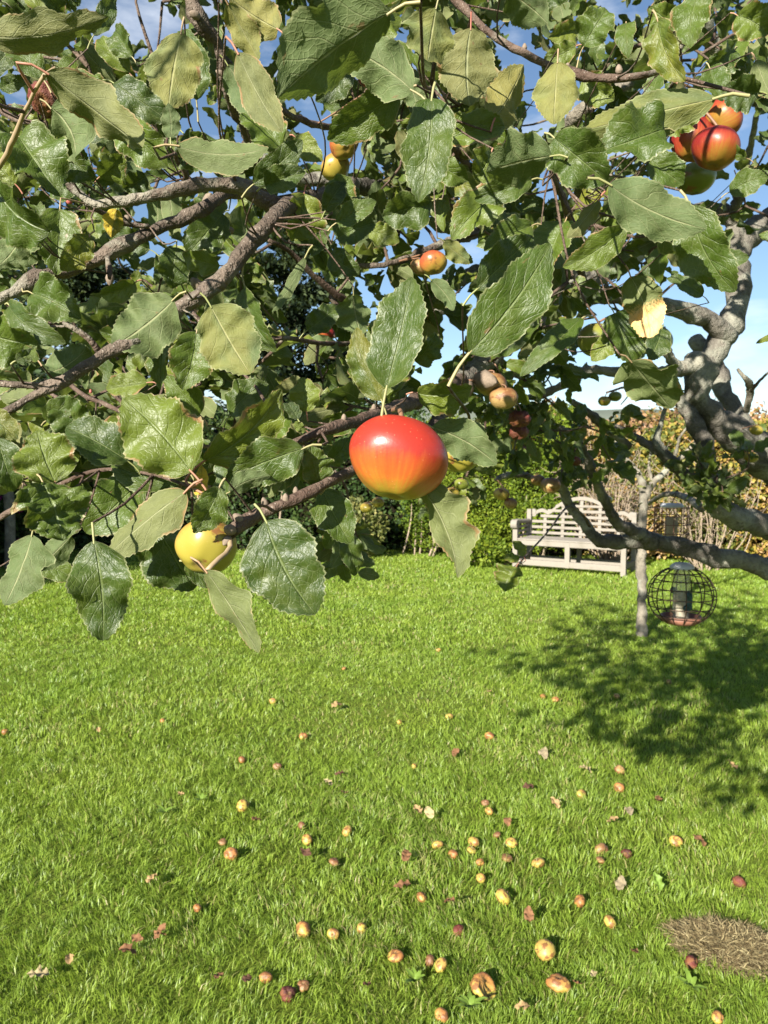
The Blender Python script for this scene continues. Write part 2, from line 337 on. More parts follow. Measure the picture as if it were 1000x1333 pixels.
def ground_mat():
    k = N('lawn_ground'); o = k.n('ShaderNodeNewGeometry').outputs['Position']
    a = k.noise(o, 1.1, 4); b = k.noise(o, 14, 4, .65); c = k.noise(o, 90, 4, .7)
    col = k.mix(k.step(b, .35, .7), (0.10, 0.14, 0.016), (0.16, 0.20, 0.025)); col = k.mix(k.math('MULTIPLY', k.step(c, .5, .7), .5), col, (0.085, 0.075, 0.032))
    col = k.mix(k.math('MULTIPLY', k.step(a, .4, .7), .3), col, (0.11, .16, .03))
    return k.end(k.bsdf(col, .9, k.bump(k.math('ADD', b, c), .8, .02), .1))
def grass_mat():
    k = N('grass_blade'); r = k.n('ShaderNodeAttribute', attribute_name='rnd').outputs['Fac']; pos = k.n('ShaderNodeNewGeometry').outputs['Position']
    c = k.ramp(r, [(0, (0.11, 0.18, 0.022)), (.35, (0.18, 0.27, 0.036)), (.7, (0.255, 0.35, 0.055)), (.93, (0.36, 0.43, 0.10)), (.95, (0.34, 0.29, 0.12)), (1, (0.42, 0.35, 0.18))])
    n = k.noise(pos, 1.7, 4, .6); n2 = k.noise(pos, 0.45, 3, .5)
    c = k.mix(k.math('MULTIPLY', k.step(n, .42, .68), .45), c, (0.30, 0.395, 0.045)); c = k.mix(k.math('MULTIPLY', k.step(n2, .45, .65), .35), c, (0.155, 0.27, 0.03))
    return k.leafy(c, k.mix(.55, c, (0.42, 0.55, 0.04)), .42, .42, None, .36)
M_ground = ground_mat(); M_grass = grass_mat()
M_straw = simple_leaf('straw', [(0, (0.10, 0.07, 0.035)), (.45, (0.24, 0.18, 0.09)), (1, (0.40, 0.33, 0.18))], .15, .7, (.4, .3, .1))
M_soil = flat('dry_soil', (0.10, 0.065, 0.038), .95, .1, .7, 40, .02)
M_yew = simple_leaf('yellow_green_conifer', [(0, (0.045, 0.085, 0.008)), (.5, (0.115, 0.17, 0.012)), (1, (0.21, 0.255, 0.022))], .25, .6)
M_beech = simple_leaf('autumn_hedge_leaf', [(0, (0.045, 0.075, 0.015)), (.25, (0.13, 0.15, 0.025)), (.45, (0.30, 0.25, 0.045)), (.62, (0.40, 0.28, 0.07)), (.8, (0.38, 0.21, 0.08)), (1, (0.46, 0.32, 0.17))], .25, .55, (.5, .35, .06))
M_beech_red = simple_leaf('russet_hedge_leaf', [(0, (0.07, 0.09, 0.02)), (.3, (0.18, 0.15, 0.04)), (.6, (0.34, 0.19, 0.09)), (1, (0.42, 0.25, 0.16))], .22, .6, (.5, .3, .08))
M_conifer = simple_leaf('dark_conifer', [(0, (0.010, 0.020, 0.010)), (.6, (0.022, 0.040, 0.016)), (1, (0.055, 0.075, 0.025))], .08, .7)
M_shrub = simple_leaf('dark_shrub', [(0, (0.020, 0.040, 0.012)), (.6, (0.04, 0.075, 0.018)), (1, (0.085, 0.11, 0.03))], .15, .55)
M_olive = simple_leaf('olive_shrub', [(0, (0.06, 0.075, 0.02)), (.6, (0.13, 0.14, 0.035)), (1, (0.22, 0.20, 0.07))], .2, .55)
M_petal = simple_leaf('magenta_petal', [(0, (0.30, 0.02, 0.16)), (1, (0.45, 0.06, 0.27))], .25, .55, (.5, .05, .3))
M_twigs_pale = flat('bare_stem', (0.30, 0.235, 0.17), .85, .15, .5, 30, .004)
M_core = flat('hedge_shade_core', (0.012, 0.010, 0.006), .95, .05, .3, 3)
M_hill = flat('moorland', (0.13, 0.15, 0.12), .95, .05, .4, .02)

# ------------------------------------------------------------------ ground
def make_ground():
    n = 96; S = 900.0
    t = np.linspace(-1, 1, n); g = np.sign(t)*np.abs(t)**3*S
    X, Y = np.meshgrid(g, g+6, indexing='ij'); r = np.hypot(X, Y-6)
    Z = np.where(r > 40, -np.minimum((r-40)*0.02, 12), 0)
    Z = Z + (vnoise(X, Y, .6)-.5)*.03*np.exp(-r/60) - .012
    V = np.stack([X, Y, Z], -1).reshape(-1, 3); i = np.arange(n*n).reshape(n, n)
    F = np.stack([i[:-1, :-1], i[1:, :-1], i[1:, 1:], i[:-1, 1:]], -1).reshape(-1, 4)
    return tag(obj('ground', np_mesh('ground', V, F), None, M_ground), kind='structure')
make_ground()
def hill():
    n = 120; V = []; F = []
    for i in range(n):
        a = -1.2+2.4*i/(n-1); R = 520; h = 26+16*math.sin(a*3.1+.6)+7*math.sin(a*9+1)+3*math.sin(a*23)
        for (rr, hh) in ((R, -14), (R+30, h*.55), (R+80, h), (R+200, h*.6), (R+300, -14)):
            V.append((rr*math.sin(a), rr*math.cos(a), hh))
    for i in range(n-1):
        for k in range(4): F.append((i*5+k, (i+1)*5+k, (i+1)*5+k+1, i*5+k+1))
    tag(obj('hill', np_mesh('hill', np.array(V), np.array(F)), None, M_hill), kind='structure')
hill()

# bare patch of dead thatch
PATCH = G(955, 1236); PATCH_A, PATCH_B, PATCH_R = 0.19, 0.115, rad(-24)
def inpatch(x, y, k=1.0):
    px_, py_ = x-PATCH.x, y-PATCH.y; dx = px_*math.cos(PATCH_R)+py_*math.sin(PATCH_R); dy = -px_*math.sin(PATCH_R)+py_*math.cos(PATCH_R)
    return (dx/PATCH_A)**2+(dy/PATCH_B)**2 < (k*(0.62+0.5*vnoise(x, y, 9)+.25*vnoise(x+5, y, 31)))**2

# ------------------------------------------------------------------ vectorised leaf scatter
def frames(axis, nrm):
    a = axis/np.linalg.norm(axis, axis=1)[:, None]; z = nrm-a*np.sum(nrm*a, 1)[:, None]; z /= np.linalg.norm(z, axis=1)[:, None]+1e-9
    return np.stack([np.cross(a, z), a, z], -1)
def scatter(tv, tf, pos, axis, nrm, sx, sy, uvt=None, rnd=None):
    R = frames(axis, nrm); m = len(pos); k = len(tv)
    s = np.stack([sx, sy, sy], -1)
    V = np.einsum('mij,mkj->mki', R, tv[None]*s[:, None, :])+pos[:, None, :]
    off = (np.arange(m)*k)[:, None, None]
    F = [(np.asarray(f)[None]+off).reshape(-1, np.asarray(f).shape[1]) for f in tf]
    return V.reshape(-1, 3), F, (np.tile(uvt, (m, 1)) if uvt is not None else None), (np.repeat(rnd, k) if rnd is not None else None)
SPRIG_V = np.array([(0, 0, 0), (-.5, .45, .08), (.5, .45, .08), (0, 1, -.1)]); SPRIG_F = [np.array([(0, 2, 3, 1)])]
LEAF6_V = np.array([(0, 0, 0), (.42, .3, .1), (.40, .65, .08), (0, 1, -.12), (-.40, .65, .08), (-.42, .3, .1), (0, .5, 0)]); LEAF6_F = [np.array([(0, 1, 2, 6), (6, 2, 3, 3)[:4], (0, 6, 4, 5)])]
LEAF6_F = [np.array([(0, 1, 2, 6), (0, 6, 4, 5)]), np.array([(6, 2, 3), (6, 3, 4)])]
def unit(n, rng=RNG):
    v = rng.normal(size=(n, 3)); return v/np.linalg.norm(v, axis=1)[:, None]

# ------------------------------------------------------------------ grass
def grass():
    bands = [(1.35, 2.6, 24000, .0023, .030), (2.6, 4.2, 14000, .0031, .032), (4.2, 6.5, 7000, .0046, .034), (6.5, 9.5, 3600, .0072, .036), (9.5, 14.0, 1900, .0105, .04)]
    Vs = []; Rn = []
    for (y0, y1, den, wd, ht) in bands:
        hw = .56*y1+.7; n = int(den*(y1-y0)*2*hw)
        x = RNG.uniform(-hw, hw, n); y = RNG.uniform(y0, y1, n)
        k = (np.abs(x) < .56*y+.7) & ~inpatch(x, y, .92); x, y = x[k], y[k]
        dens = .45+.75*vnoise(x, y, 9)*vnoise(x, y, 2.3)*2; k = RNG.random(len(x)) < dens; x, y = x[k], y[k]; n = len(x)
        cl = vnoise(x, y, 22); cl2 = vnoise(x+50, y, 3.2)
        h = ht*(.55+.75*cl+.35*cl2)*RNG.uniform(.6, 1.35, n); w = wd*RNG.uniform(.7, 1.4, n)
        th = vnoise(x, y, 5)*9+vnoise(x+9, y, 19)*5+RNG.normal(0, .9, n); lean = RNG.uniform(.25, 1.1, n)
        fx = RNG.uniform(0, 2*PI, n)
        b = np.stack([x, y, np.full(n, -.012)], -1); ld = np.stack([np.cos(th), np.sin(th), np.zeros(n)], -1); sd_ = np.stack([np.cos(fx), np.sin(fx), np.zeros(n)], -1)*(w/2)[:, None]
        upv = np.array((0, 0, 1.0))
        mid = b+ld*(h*lean*.3)[:, None]+upv*(h*.58)[:, None]; tip = b+ld*(h*lean)[:, None]+upv*(h*(1.0-.25*lean))[:, None]
        Vs.append(np.stack([b-sd_, b+sd_, mid+sd_*.85, mid-sd_*.85, tip], 1))
        rr = np.clip(RNG.normal(.42, .2, n)+.25*(cl-.5), 0, .92); dead = RNG.random(n) < .025+.09*(vnoise(x+31, y+5, 4) > .66)+.10*np.exp(-((x-.35)**2+(y-2.9)**2)/.5)*(vnoise(x+3, y+7, 7) > .5); rr[dead] = RNG.uniform(.95, 1, dead.sum())
        Rn.append(rr)
    V = np.concatenate(Vs); r = np.repeat(np.concatenate(Rn), 5); m = len(V); V = V.reshape(-1, 3)
    o = (np.arange(m)*5)[:, None]
    print('grass blades', m)
    tag(obj('lawn_grass', np_mesh('lawn_grass', V, [o+np.array([[0, 1, 2, 3]]), o+np.array([[3, 2, 4]])], True, None, r), None, M_grass), 'short bright green mown grass covering the garden lawn', 'grass', kind='stuff')
grass()
def patch():
    n = 40; V = []; F = []
    for j in range(14):
        for i in range(n):
            a = 2*PI*i/n; q = (j/13)*(0.9+.25*math.sin(3*a+1)+.12*math.sin(7*a)); x, y = q*PATCH_A*math.cos(a), q*PATCH_B*math.sin(a)
            z = .05*(1-(j/13)**2)+.022*(float(vnoise(x, y, 30))-.5)*(1-j/13)-.010
            V.append((PATCH.x+x*math.cos(PATCH_R)-y*math.sin(PATCH_R), PATCH.y+x*math.sin(PATCH_R)+y*math.cos(PATCH_R), z))
    for j in range(13):
        for i in range(n): F.append((j*n+i, j*n+(i+1) % n, (j+1)*n+(i+1) % n, (j+1)*n+i)[::-1])
    o = tag(obj('bare_patch', np_mesh('bare_patch', np.array(V), np.array(F)), None, M_soil), kind='structure')
    m = 9000; a = RNG.uniform(0, 2*PI, m); q = np.sqrt(RNG.random(m))*1.12; ex, ey = q*PATCH_A*np.cos(a), q*PATCH_B*np.sin(a); x = PATCH.x+ex*math.cos(PATCH_R)-ey*math.sin(PATCH_R); y = PATCH.y+ex*math.sin(PATCH_R)+ey*math.cos(PATCH_R)
    z = .05*np.clip(1-q**2, 0, 1)-.004+RNG.uniform(0, .012, m); keep = vnoise(x, y, 24)*.7+vnoise(x+3, y, 60)*.5 > .42; x, y, z = x[keep], y[keep], z[keep]; m = len(x)
    ax = unit(m); ax[:, 2] = np.abs(ax[:, 2])*.35; nr = unit(m); nr[:, 2] += 1.2
    V, F, _, r = scatter(SPRIG_V, SPRIG_F, np.stack([x, y, z], -1), ax, nr, RNG.uniform(.0018, .0035, m), RNG.uniform(.02, .055, m), None, RNG.random(m))
    tag(obj('dead_thatch', np_mesh('dead_thatch', V, F, True, None, r), o, M_straw), 'matted straw coloured dead grass', kind='stuff')
patch()

# ------------------------------------------------------------------ apple leaves
def leaf_arrays(L, W, bend=.5, fold=.3, wave=.1, twist=0., curl=0., nv=22, nu=8, seed=0, serr=.022, wrinkle=0., asym=0.):
    rg = np.random.default_rng(seed); t = np.linspace(0, 1, nv+1); u = np.linspace(-1, 1, nu+1)
    prof = (t**.62)*((1-t)**.80); prof /= prof.max(); prof[-1] = .004; prof[0] = .03
    th = bend*(.5-t)+curl*np.clip(t-.6, 0, 1)**2*-6; dy, dz = np.cos(th), np.sin(th)
    cy = np.concatenate([[0], np.cumsum((dy[1:]+dy[:-1])/2/nv)]); cz = np.concatenate([[0], np.cumsum((dz[1:]+dz[:-1])/2/nv)])
    ph = rg.uniform(0, 2*PI, 4); fq = rg.uniform(1.6, 3.4, 2)
    sway = rg.uniform(-.13, .13); wn_ = [1+.07*np.sin(2*PI*1.6*t+rg.uniform(0, 6.3))+.05*np.sin(2*PI*3.7*t+rg.uniform(0, 6.3)) for _ in (0, 1)]
    V = np.zeros((nv+1, nu+1, 3)); UV = np.zeros((nv+1, nu+1, 2)); ch = math.hypot(cy[-1], cz[-1]) or 1
    for j in range(nu+1):
        a = abs(u[j]); s = 0 if u[j] < 0 else 1
        w = prof*a*wn_[s]; fold_a = fold*(1-.35*a)
        x = np.sign(u[j])*w*math.cos(fold_a)*.5; z = w*math.sin(fold_a)*.5
        z = z+wave*.5*a**1.6*np.sin(2*PI*fq[s]*t+ph[s])*prof
        if wrinkle: z = z+wrinkle*.16*prof*(np.sin(2*PI*(t*3.7+u[j]*1.3)+ph[2])+np.sin(2*PI*(t*2.3-u[j]*2.1)+ph[3])+.7*np.sin(2*PI*(t*6.1+u[j]*2.7)+ph[0])+.6*np.sin(2*PI*(t*5.2-u[j]*3.6)+ph[1]))*min(1, a*4)
        yo = np.zeros(nv+1)
        if a > .999:
            tooth = serr*((np.arange(nv+1) % 2)*2-1)*np.minimum(1, prof*3); x = x+np.sign(u[j])*tooth*.55; yo = tooth*.28
        tw = twist*(t-.4); x2 = x*np.cos(tw)-z*np.sin(tw)*L/W; z2 = x*np.sin(tw)*W/L+z*np.cos(tw)
        V[:, j, 0] = x2*W+sway*L*4*t*(1-t)*.5
        zz = z*W*np.cos(tw)+x*W*np.sin(tw)
        V[:, j, 1] = (cy/ch)*L-np.sin(th)*zz+yo*L; V[:, j, 2] = (cz/ch)*L+np.cos(th)*zz
        UV[:, j, 0] = .5+u[j]*.5; UV[:, j, 1] = t
    # put the chord on the y axis
    be = math.atan2(cz[-1], cy[-1]); c, s_ = math.cos(-be), math.sin(-be)
    y, z = V[..., 1].copy(), V[..., 2].copy(); V[..., 1] = c*y-s_*z; V[..., 2] = s_*y+c*z
    i = np.arange((nv+1)*(nu+1)).reshape(nv+1, nu+1)
    F = np.stack([i[:-1, :-1], i[:-1, 1:], i[1:, 1:], i[1:, :-1]], -1).reshape(-1, 4)
    return V.reshape(-1, 3), F, UV.reshape(-1, 2), th[0]

TREE_BASE = Vector((1.95, 3.15, 0))
tree = empty('apple_tree', TREE_BASE, 'old spreading apple tree with lichened limbs and low leafy fruiting branches', 'apple tree')
BR = []          # sample points of all traced branches (x,y,z)
TW = MB()        # thin twigs, joined
def branch(spec, mat, rough=.10, n=10, name='branch', knobs=0, parent=None):
    """spec: (x px, y px, depth m, thickness px)"""
    q = [np.append(np.array(P(x, y, d)), w/1000*d/2*(.70 if w > 26 else .86)) for (x, y, d, w) in spec]
    step = max(.012, float(np.mean([a[3] for a in q]))*.9)
    s = catmull(q, step); s[:, 3] = np.maximum(s[:, 3], .0008)
    rg = np.random.default_rng(len(BR)+3); m = len(s)
    s[:, :3] += rg.normal(0, 1, (m, 3))*s[:, 3:4]*.10; s[:, 3] *= 1+rough*.8*rg.normal(0, 1, m)*.6
    for _ in range(knobs):
        i = rg.integers(1, m-1) if m > 3 else 0; s[max(0, i-1):i+2, 3] *= rg.uniform(1.08, 1.25)
    V, F = tube_np(s[:, :3], s[:, 3], n, True, rough, len(BR))
    F4 = [f for f in F if len(f) == 4]; F3 = [f for f in F if len(f) == 3]
    o = obj(name, np_mesh(name, V, [np.array(F4), np.array(F3)]), parent or tree, mat)
    BR.extend([tuple(p) for p in s[::2, :3]]); return o
OLD, MID, TWG, PAL = M_bark_old, M_bark, M_bark_twig, M_bark_pale
# trunk, out of frame to the right
tp = [np.array((TREE_BASE.x, TREE_BASE.y, -.1, .19)), np.array((1.93, 3.12, .25, .16)), np.array((1.98, 3.08, .7, .14)), np.array((1.92, 3.0, 1.15, .135)), np.array((1.82, 2.95, 1.5, .12)), np.array((1.66, 2.9, 1.75, .09))]
ts = catmull(tp, .06); V, F = tube_np(ts[:, :3], ts[:, 3], 18, True, .10, 5)
obj('trunk', np_mesh('trunk', V, [np.array([f for f in F if len(f) == 4]), np.array([f for f in F if len(f) == 3])]), tree, OLD)
# thick limbs on the right
branch([(1075, 665, 3.0, 72), (1040, 640, 2.9, 68), (1000, 600, 2.75, 62), (955, 562, 2.65, 55), (908, 515, 2.6, 48), (918, 482, 2.6, 46), (940, 440, 2.6, 46), (962, 390, 2.65, 44), (955, 335, 2.7, 46), (985, 300, 2.75, 48), (1030, 285, 2.8, 44), (1110, 260, 2.9, 36), (1220, 200, 3.0, 22)], OLD, .12, 14, knobs=7)
branch([(1010, 610, 2.85, 40), (975, 560, 2.9, 34), (945, 515, 2.95, 30), (935, 480, 3.0, 26), (905, 440, 3.05, 24)], OLD, .12, 12)
branch([(955, 340, 2.7, 40), (955, 290, 2.7, 34), (925, 275, 2.68, 34), (880, 285, 2.5, 34), (830, 325, 2.2, 36), (760, 370, 2.0, 36), (705, 415, 1.85, 36), (650, 455, 1.7, 36), (605, 492, 1.55, 34), (582, 505, 1.45, 30)], OLD, .14, 12, knobs=10)
branch([(948, 440, 2.6, 40), (925, 418, 2.55, 32), (880, 402, 2.5, 30), (830, 390, 2.45, 28), (780, 385, 2.4, 26), (735, 400, 2.4, 20), (690, 430, 2.4, 14)], OLD, .12, 12, knobs=4)
branch([(1090, 700, 3.0, 60), (1045, 690, 2.9, 52), (1000, 685, 2.75, 46), (960, 675, 2.65, 42), (932, 655, 2.6, 36), (925, 620, 2.6, 28), (918, 575, 2.6, 26), (900, 545, 2.6, 22), (885, 520, 2.6, 18), (868, 485, 2.6, 14)], OLD, .11, 12, knobs=4)
branch([(925, 640, 2.65, 26), (900, 625, 2.7, 24), (872, 600, 2.7, 20), (857, 580, 2.7, 17), (858, 560, 2.7, 9), (866, 530, 2.7, 6), (868, 515, 2.7, 4)], OLD, .11, 10)
branch([(1110, 770, 3.15, 46), (1050, 752, 3.1, 42), (1000, 738, 3.1, 38), (950, 728, 3.1, 34), (900, 715, 3.1, 32), (860, 705, 3.1, 29), (830, 703, 3.1, 25), (800, 706, 3.05, 22), (776, 702, 3.0, 19), (760, 680, 3.0, 16), (740, 655, 3.0, 14), (733, 630, 2.95, 13), (738, 600, 2.9, 10)], OLD, .10, 12, knobs=4)
branch([(850, 706, 3.1, 24), (826, 692, 3.05, 19), (805, 682, 3.0, 17), (790, 655, 2.9, 15), (775, 625, 2.8, 14), (762, 590, 2.7, 11), (745, 565, 2.6, 9), (715, 552, 2.5, 8), (690, 545, 2.4, 7)], OLD, .12, 10, knobs=4)
branch([(735, 640, 3.0, 9), (705, 628, 2.95, 9), (680, 618, 2.9, 10), (655, 620, 2.8, 9), (645, 625, 2.75, 4)], OLD, .1, 8)
branch([(770, 690, 3.0, 6), (760, 672, 2.9, 4), (740, 660, 2.7, 3.4), (715, 690, 2.2, 3), (690, 718, 1.8, 3), (672, 738, 1.5, 2.6)], MID, .1, 6, name='twig')
branch([(915, 470, 2.6, 24), (880, 482, 2.55, 22), (845, 488, 2.5, 20), (800, 484, 2.5, 15), (765, 482, 2.5, 14), (735, 500, 2.5, 13), (700, 515, 2.5, 11), (660, 520, 2.4, 8)], PAL, .12, 10, knobs=4)
branch([(885, 482, 2.55, 18), (870, 462, 2.5, 15), (862, 440, 2.45, 12), (845, 420, 2.4, 8)], OLD, .12, 8)
branch([(838, 487, 2.5, 5), (822, 500, 2.48, 4), (806, 506, 2.45, 3.5), (790, 511, 2.42, 3)], TWG, .1, 6, name='twig')
branch([(820, 582, 2.8, 13), (795, 560, 2.75, 16), (770, 540, 2.7, 14), (745, 522, 2.65, 9)], OLD, .12, 8)
branch([(860, 590, 2.7, 14), (838, 575, 2.75, 13), (800, 555, 2.8, 10)], OLD, .12, 8)
branch([(960, 480, 2.55, 4), (970, 492, 2.55, 8), (977, 505, 2.6, 12), (972, 535, 2.65, 9)], PAL, .1, 8, name='twig')
branch([(1010, 475, 2.5, 4), (990, 495, 2.55, 5), (978, 508, 2.6, 8)], MID, .1, 6, name='twig')
# upper limbs
branch([(1080, 120, 2.6, 36), (1000, 130, 2.4, 34), (950, 95, 2.2, 26), (925, 55, 2.1, 22), (915, 0, 2.0, 18), (900, -60, 2.0, 14)], OLD, .12, 10)
branch([(955, 290, 2.7, 22), (962, 250, 2.6, 16), (975, 200, 2.5, 11), (985, 150, 2.4, 8)], OLD, .12, 8)
branch([(800, 355, 2.1, 30), (760, 250, 1.9, 26), (742, 195, 1.75, 24), (742, 165, 1.65, 24), (760, 143, 1.6, 22), (800, 118, 1.6, 17), (860, 90, 1.6, 12), (900, 40, 1.6, 8)], PAL, .12, 10, knobs=4)
branch([(770, 365, 2.0, 26), (700, 330, 1.9, 24), (650, 270, 1.8, 24), (620, 235, 1.75, 28), (570, 232, 1.7, 30), (500, 245, 1.6, 32), (440, 238, 1.5, 30), (385, 228, 1.45, 22), (320, 205, 1.4, 18), (250, 215, 1.4, 12)], OLD, .14, 12, knobs=8)
branch([(700, 345, 1.9, 20), (650, 365, 2.0, 22), (625, 352, 2.0, 20), (600, 365, 1.95, 18), (570, 378, 1.9, 16), (530, 395, 1.9, 12), (490, 410, 1.9, 8)], PAL, .14, 10, knobs=4)
branch([(660, 265, 1.8, 14), (625, 300, 1.5, 14), (585, 315, 1.4, 14), (545, 330, 1.35, 12), (500, 345, 1.3, 9), (450, 345, 1.3, 7)], MID, .14, 8, knobs=3)
branch([(655, 450, 1.7, 20), (620, 430, 1.75, 16), (590, 405, 1.8, 14), (560, 410, 1.8, 12), (540, 430, 1.8, 9)], OLD, .14, 8)
# near branches, left
branch([(460, 240, 0.999, 20), (410, 255, 0.888, 20), (372, 272, 0.777, 24), (350, 292, 0.740, 24), (320, 325, 0.718, 24), (285, 365, 0.696, 26), (262, 385, 0.688, 25), (235, 402, 0.681, 20), (190, 438, 0.666, 18), (135, 462, 0.651, 18), (85, 494, 0.636, 19), (45, 515, 0.629, 14), (10, 535, 0.622, 12), (-40, 560, 0.614, 10)], MID, .13, 12, knobs=8)
branch([(90, 492, 0.636, 12), (50, 502, 0.629, 11), (15, 500, 0.629, 10), (-30, 498, 0.629, 10)], MID, .12, 8)
branch([(368, 276, 0.819, 20), (340, 258, 0.796, 20), (310, 243, 0.780, 20), (270, 240, 0.764, 18), (215, 252, 0.749, 18), (165, 262, 0.741, 17), (125, 266, 0.741, 15), (95, 245, 0.741, 10), (60, 215, 0.741, 8)], MID, .13, 10, knobs=6)
branch([(372, 240, 1.040, 17), (300, 250, 0.960, 19), (262, 274, 0.896, 20), (200, 300, 0.864, 19), (145, 328, 0.840, 20), (95, 348, 0.824, 20), (50, 362, 0.800, 20), (5, 388, 0.784, 15), (-40, 410, 0.776, 12)], MID, .14, 10, knobs=7)
branch([(130, 458, 0.651, 11), (115, 440, 0.644, 10), (92, 425, 0.636, 8), (82, 420, 0.636, 5)], TWG, .1, 8, name='twig')
branch([(195, 295, 0.853, 8), (160, 290, 0.837, 8), (110, 265, 0.790, 8)], TWG, .1, 8, name='twig')
branch([(140, 335, 0.832, 7), (142, 350, 0.816, 9), (143, 362, 0.800, 5)], TWG, .2, 8, name='twig')
# branch with the red apple, and its neighbour below
branch([(600, 495, 1.5, 20), (560, 515, 1.2, 20), (520, 530, .9, 20), (492, 540, .74, 21), (465, 548, .68, 19), (430, 558, .64, 16), (395, 571, .62, 13), (360, 585, .62, 9)], TWG, .12, 12, knobs=5)
branch([(600, 500, 1.5, 18), (560, 560, 1.0, 16), (500, 595, .72, 16), (462, 612, .65, 15), (430, 627, .61, 15), (395, 645, .585, 16), (365, 658, .575, 17), (340, 667, .57, 21), (322, 678, .565, 27), (308, 688, .56, 25), (297, 698, .555, 16)], TWG, .14, 12, knobs=7)
branch([(296, 696, .555, 10), (300, 712, .545, 8), (285, 728, .53, 8), (268, 745, .52, 8)], M_shoot, .05, 8, name='twig')
# unseen bough added overhead, above the picture, to carry shading leaves
OVH = [(930, -90, 2.0, 26), (880, -330, 1.6, 28), (760, -620, 1.25, 30), (520, -900, .95, 28), (180, -1050, .75, 24), (-300, -1150, .62, 20), (-900, -1300, .5, 14)]
branch(OVH, OLD, .12, 10)
# near branches, top
branch([(330, 205, 1.2, 18), (320, 168, 1.0, 17), (302, 135, .9, 13), (292, 95, .86, 13), (283, 55, .84, 15), (268, 38, .83, 26), (255, 15, .82, 30), (248, -15, .82, 24), (235, -80, .82, 20)], MID, .15, 12, knobs=6)
branch([(292, 75, .86, 10), (315, 105, .9, 11), (345, 130, .95, 10), (380, 152, 1.0, 9)], MID, .12, 8)
branch([(560, -60, .8, 16), (590, -5, .79, 14), (612, 18, .78, 12), (640, 45, .77, 11), (680, 68, .76, 11), (735, 92, .75, 11), (775, 101, .74, 11), (815, 101, .73, 11), (845, 97, .72, 10), (868, 88, .72, 8)], TWG, .10, 10, knobs=4)
branch([(760, 370, 1.9, 12), (745, 300, 1.3, 12), (735, 265, .95, 11), (725, 240, .8, 10), (715, 215, .68, 7)], TWG, .12, 8, name='twig')
branch([(620, 230, 1.7, 12), (590, 190, 1.1, 10), (566, 150, .75, 8), (563, 115, .62, 8), (566, 70, .6, 6)], TWG, .12, 8, name='twig')
branch([(380, 152, 1.0, 10), (430, 165, 1.1, 10), (470, 150, 1.2, 10), (520, 170, 1.4, 10), (575, 225, 1.65, 14)], TWG, .12, 8, name='twig')
branch([(-30, 250, .62, 9), (0, 215, .58, 8), (18, 180, .55, 9), (32, 145, .53, 6), (58, 98, .5, 6), (72, 88, .5, 5)], M_shoot, .06, 8, name='twig')
branch([(-60, 100, .9, 12), (-10, 135, .85, 11), (20, 155, .8, 9), (60, 160, .75, 7)], TWG, .1, 8, name='twig')
branch([(240, 242, .98, 8), (242, 225, .8, 8), (232, 212, .66, 7), (228, 200, .6, 6)], TWG, .12, 8, name='twig')
branch([(-70, 760, .75, 10), (-20, 690, .72, 9), (60, 640, .68, 8), (130, 612, .64, 6), (200, 618, .6, 5), (262, 640, .57, 5)], TWG, .1, 8, name='twig')
branch([(430, 385, 1.4, 9), (470, 440, 1.35, 7), (425, 447, 1.2, 7), (370, 440, 1.1, 7), (330, 450, 1.0, 6)], TWG, .12, 8, name='twig')
branch([(460, 400, 1.4, 14), (415, 365, 1.35, 10), (380, 330, 1.3, 8), (350, 312, 1.25, 6)], TWG, .12, 8, name='twig')
branch([(250, 405, .94, 7), (275, 440, .9, 6), (300, 470, .85, 6), (330, 500, .8, 5), (350, 530, .72, 5)], TWG, .1, 8, name='twig')
branch([(85, 495, .86, 8), (110, 515, .82, 7), (145, 530, .78, 7), (200, 560, .7, 6), (250, 615, .6, 5)], TWG, .1, 8, name='twig')
BRN = np.array(BR)

def attach(p):
    v = BRN-np.array(p); dep = v@FN; lat = np.linalg.norm(v-dep[:, None]*FN, axis=1)
    c = lat*5.0+np.abs(dep)+np.where(dep < -.01, .5, 0); k = int(c.argmin()); return k, float(np.linalg.norm(v[k]))
def leaf_from_px(x0, y0, x1, y1, w, side='T', d=.6, roll=None, bend=None, fold=None, dd=None, mat=None, seed=None, wave=None, twist=None, wrinkle=.10, curl=0., hi=True, pet=True):
    seed = seed if seed is not None else int(x0*7+y0*13+x1*3+y1)
    rg = random.Random(seed)
    L0 = math.hypot(x1-x0, y1-y0)/1000*d
    roll = rg.uniform(-.5, .5) if roll is None else roll; bend = rg.uniform(.2, 1.25) if bend is None else bend
    fold = rg.uniform(.2, .85) if fold is None else fold; dd = rg.uniform(-.35, .35) if dd is None else dd
    wave = rg.uniform(.10, .32) if wave is None else wave; twist = rg.uniform(-.4, .4) if twist is None else twist
    a, b = P(x0, y0, d+dd*L0*.5*-1), P(x1, y1, d+dd*L0*.5); ax = b-a; L = ax.length; ax.normalize()
    v = (CAM-(a+b)/2).normalized(); z = (v-ax*v.dot(ax)).normalized()
    if side == 'U': z = -z
    z = (Matrix.Rotation(roll, 3, ax) @ z).normalized()
    W = .90*w/1000*d/max(.45, math.cos(fold))/max(.5, math.cos(roll))
    return make_leaf(a, ax, z, L, W, bend, fold, wave, twist, seed, mat, hi, wrinkle, curl, pet)
NLEAF = [0]
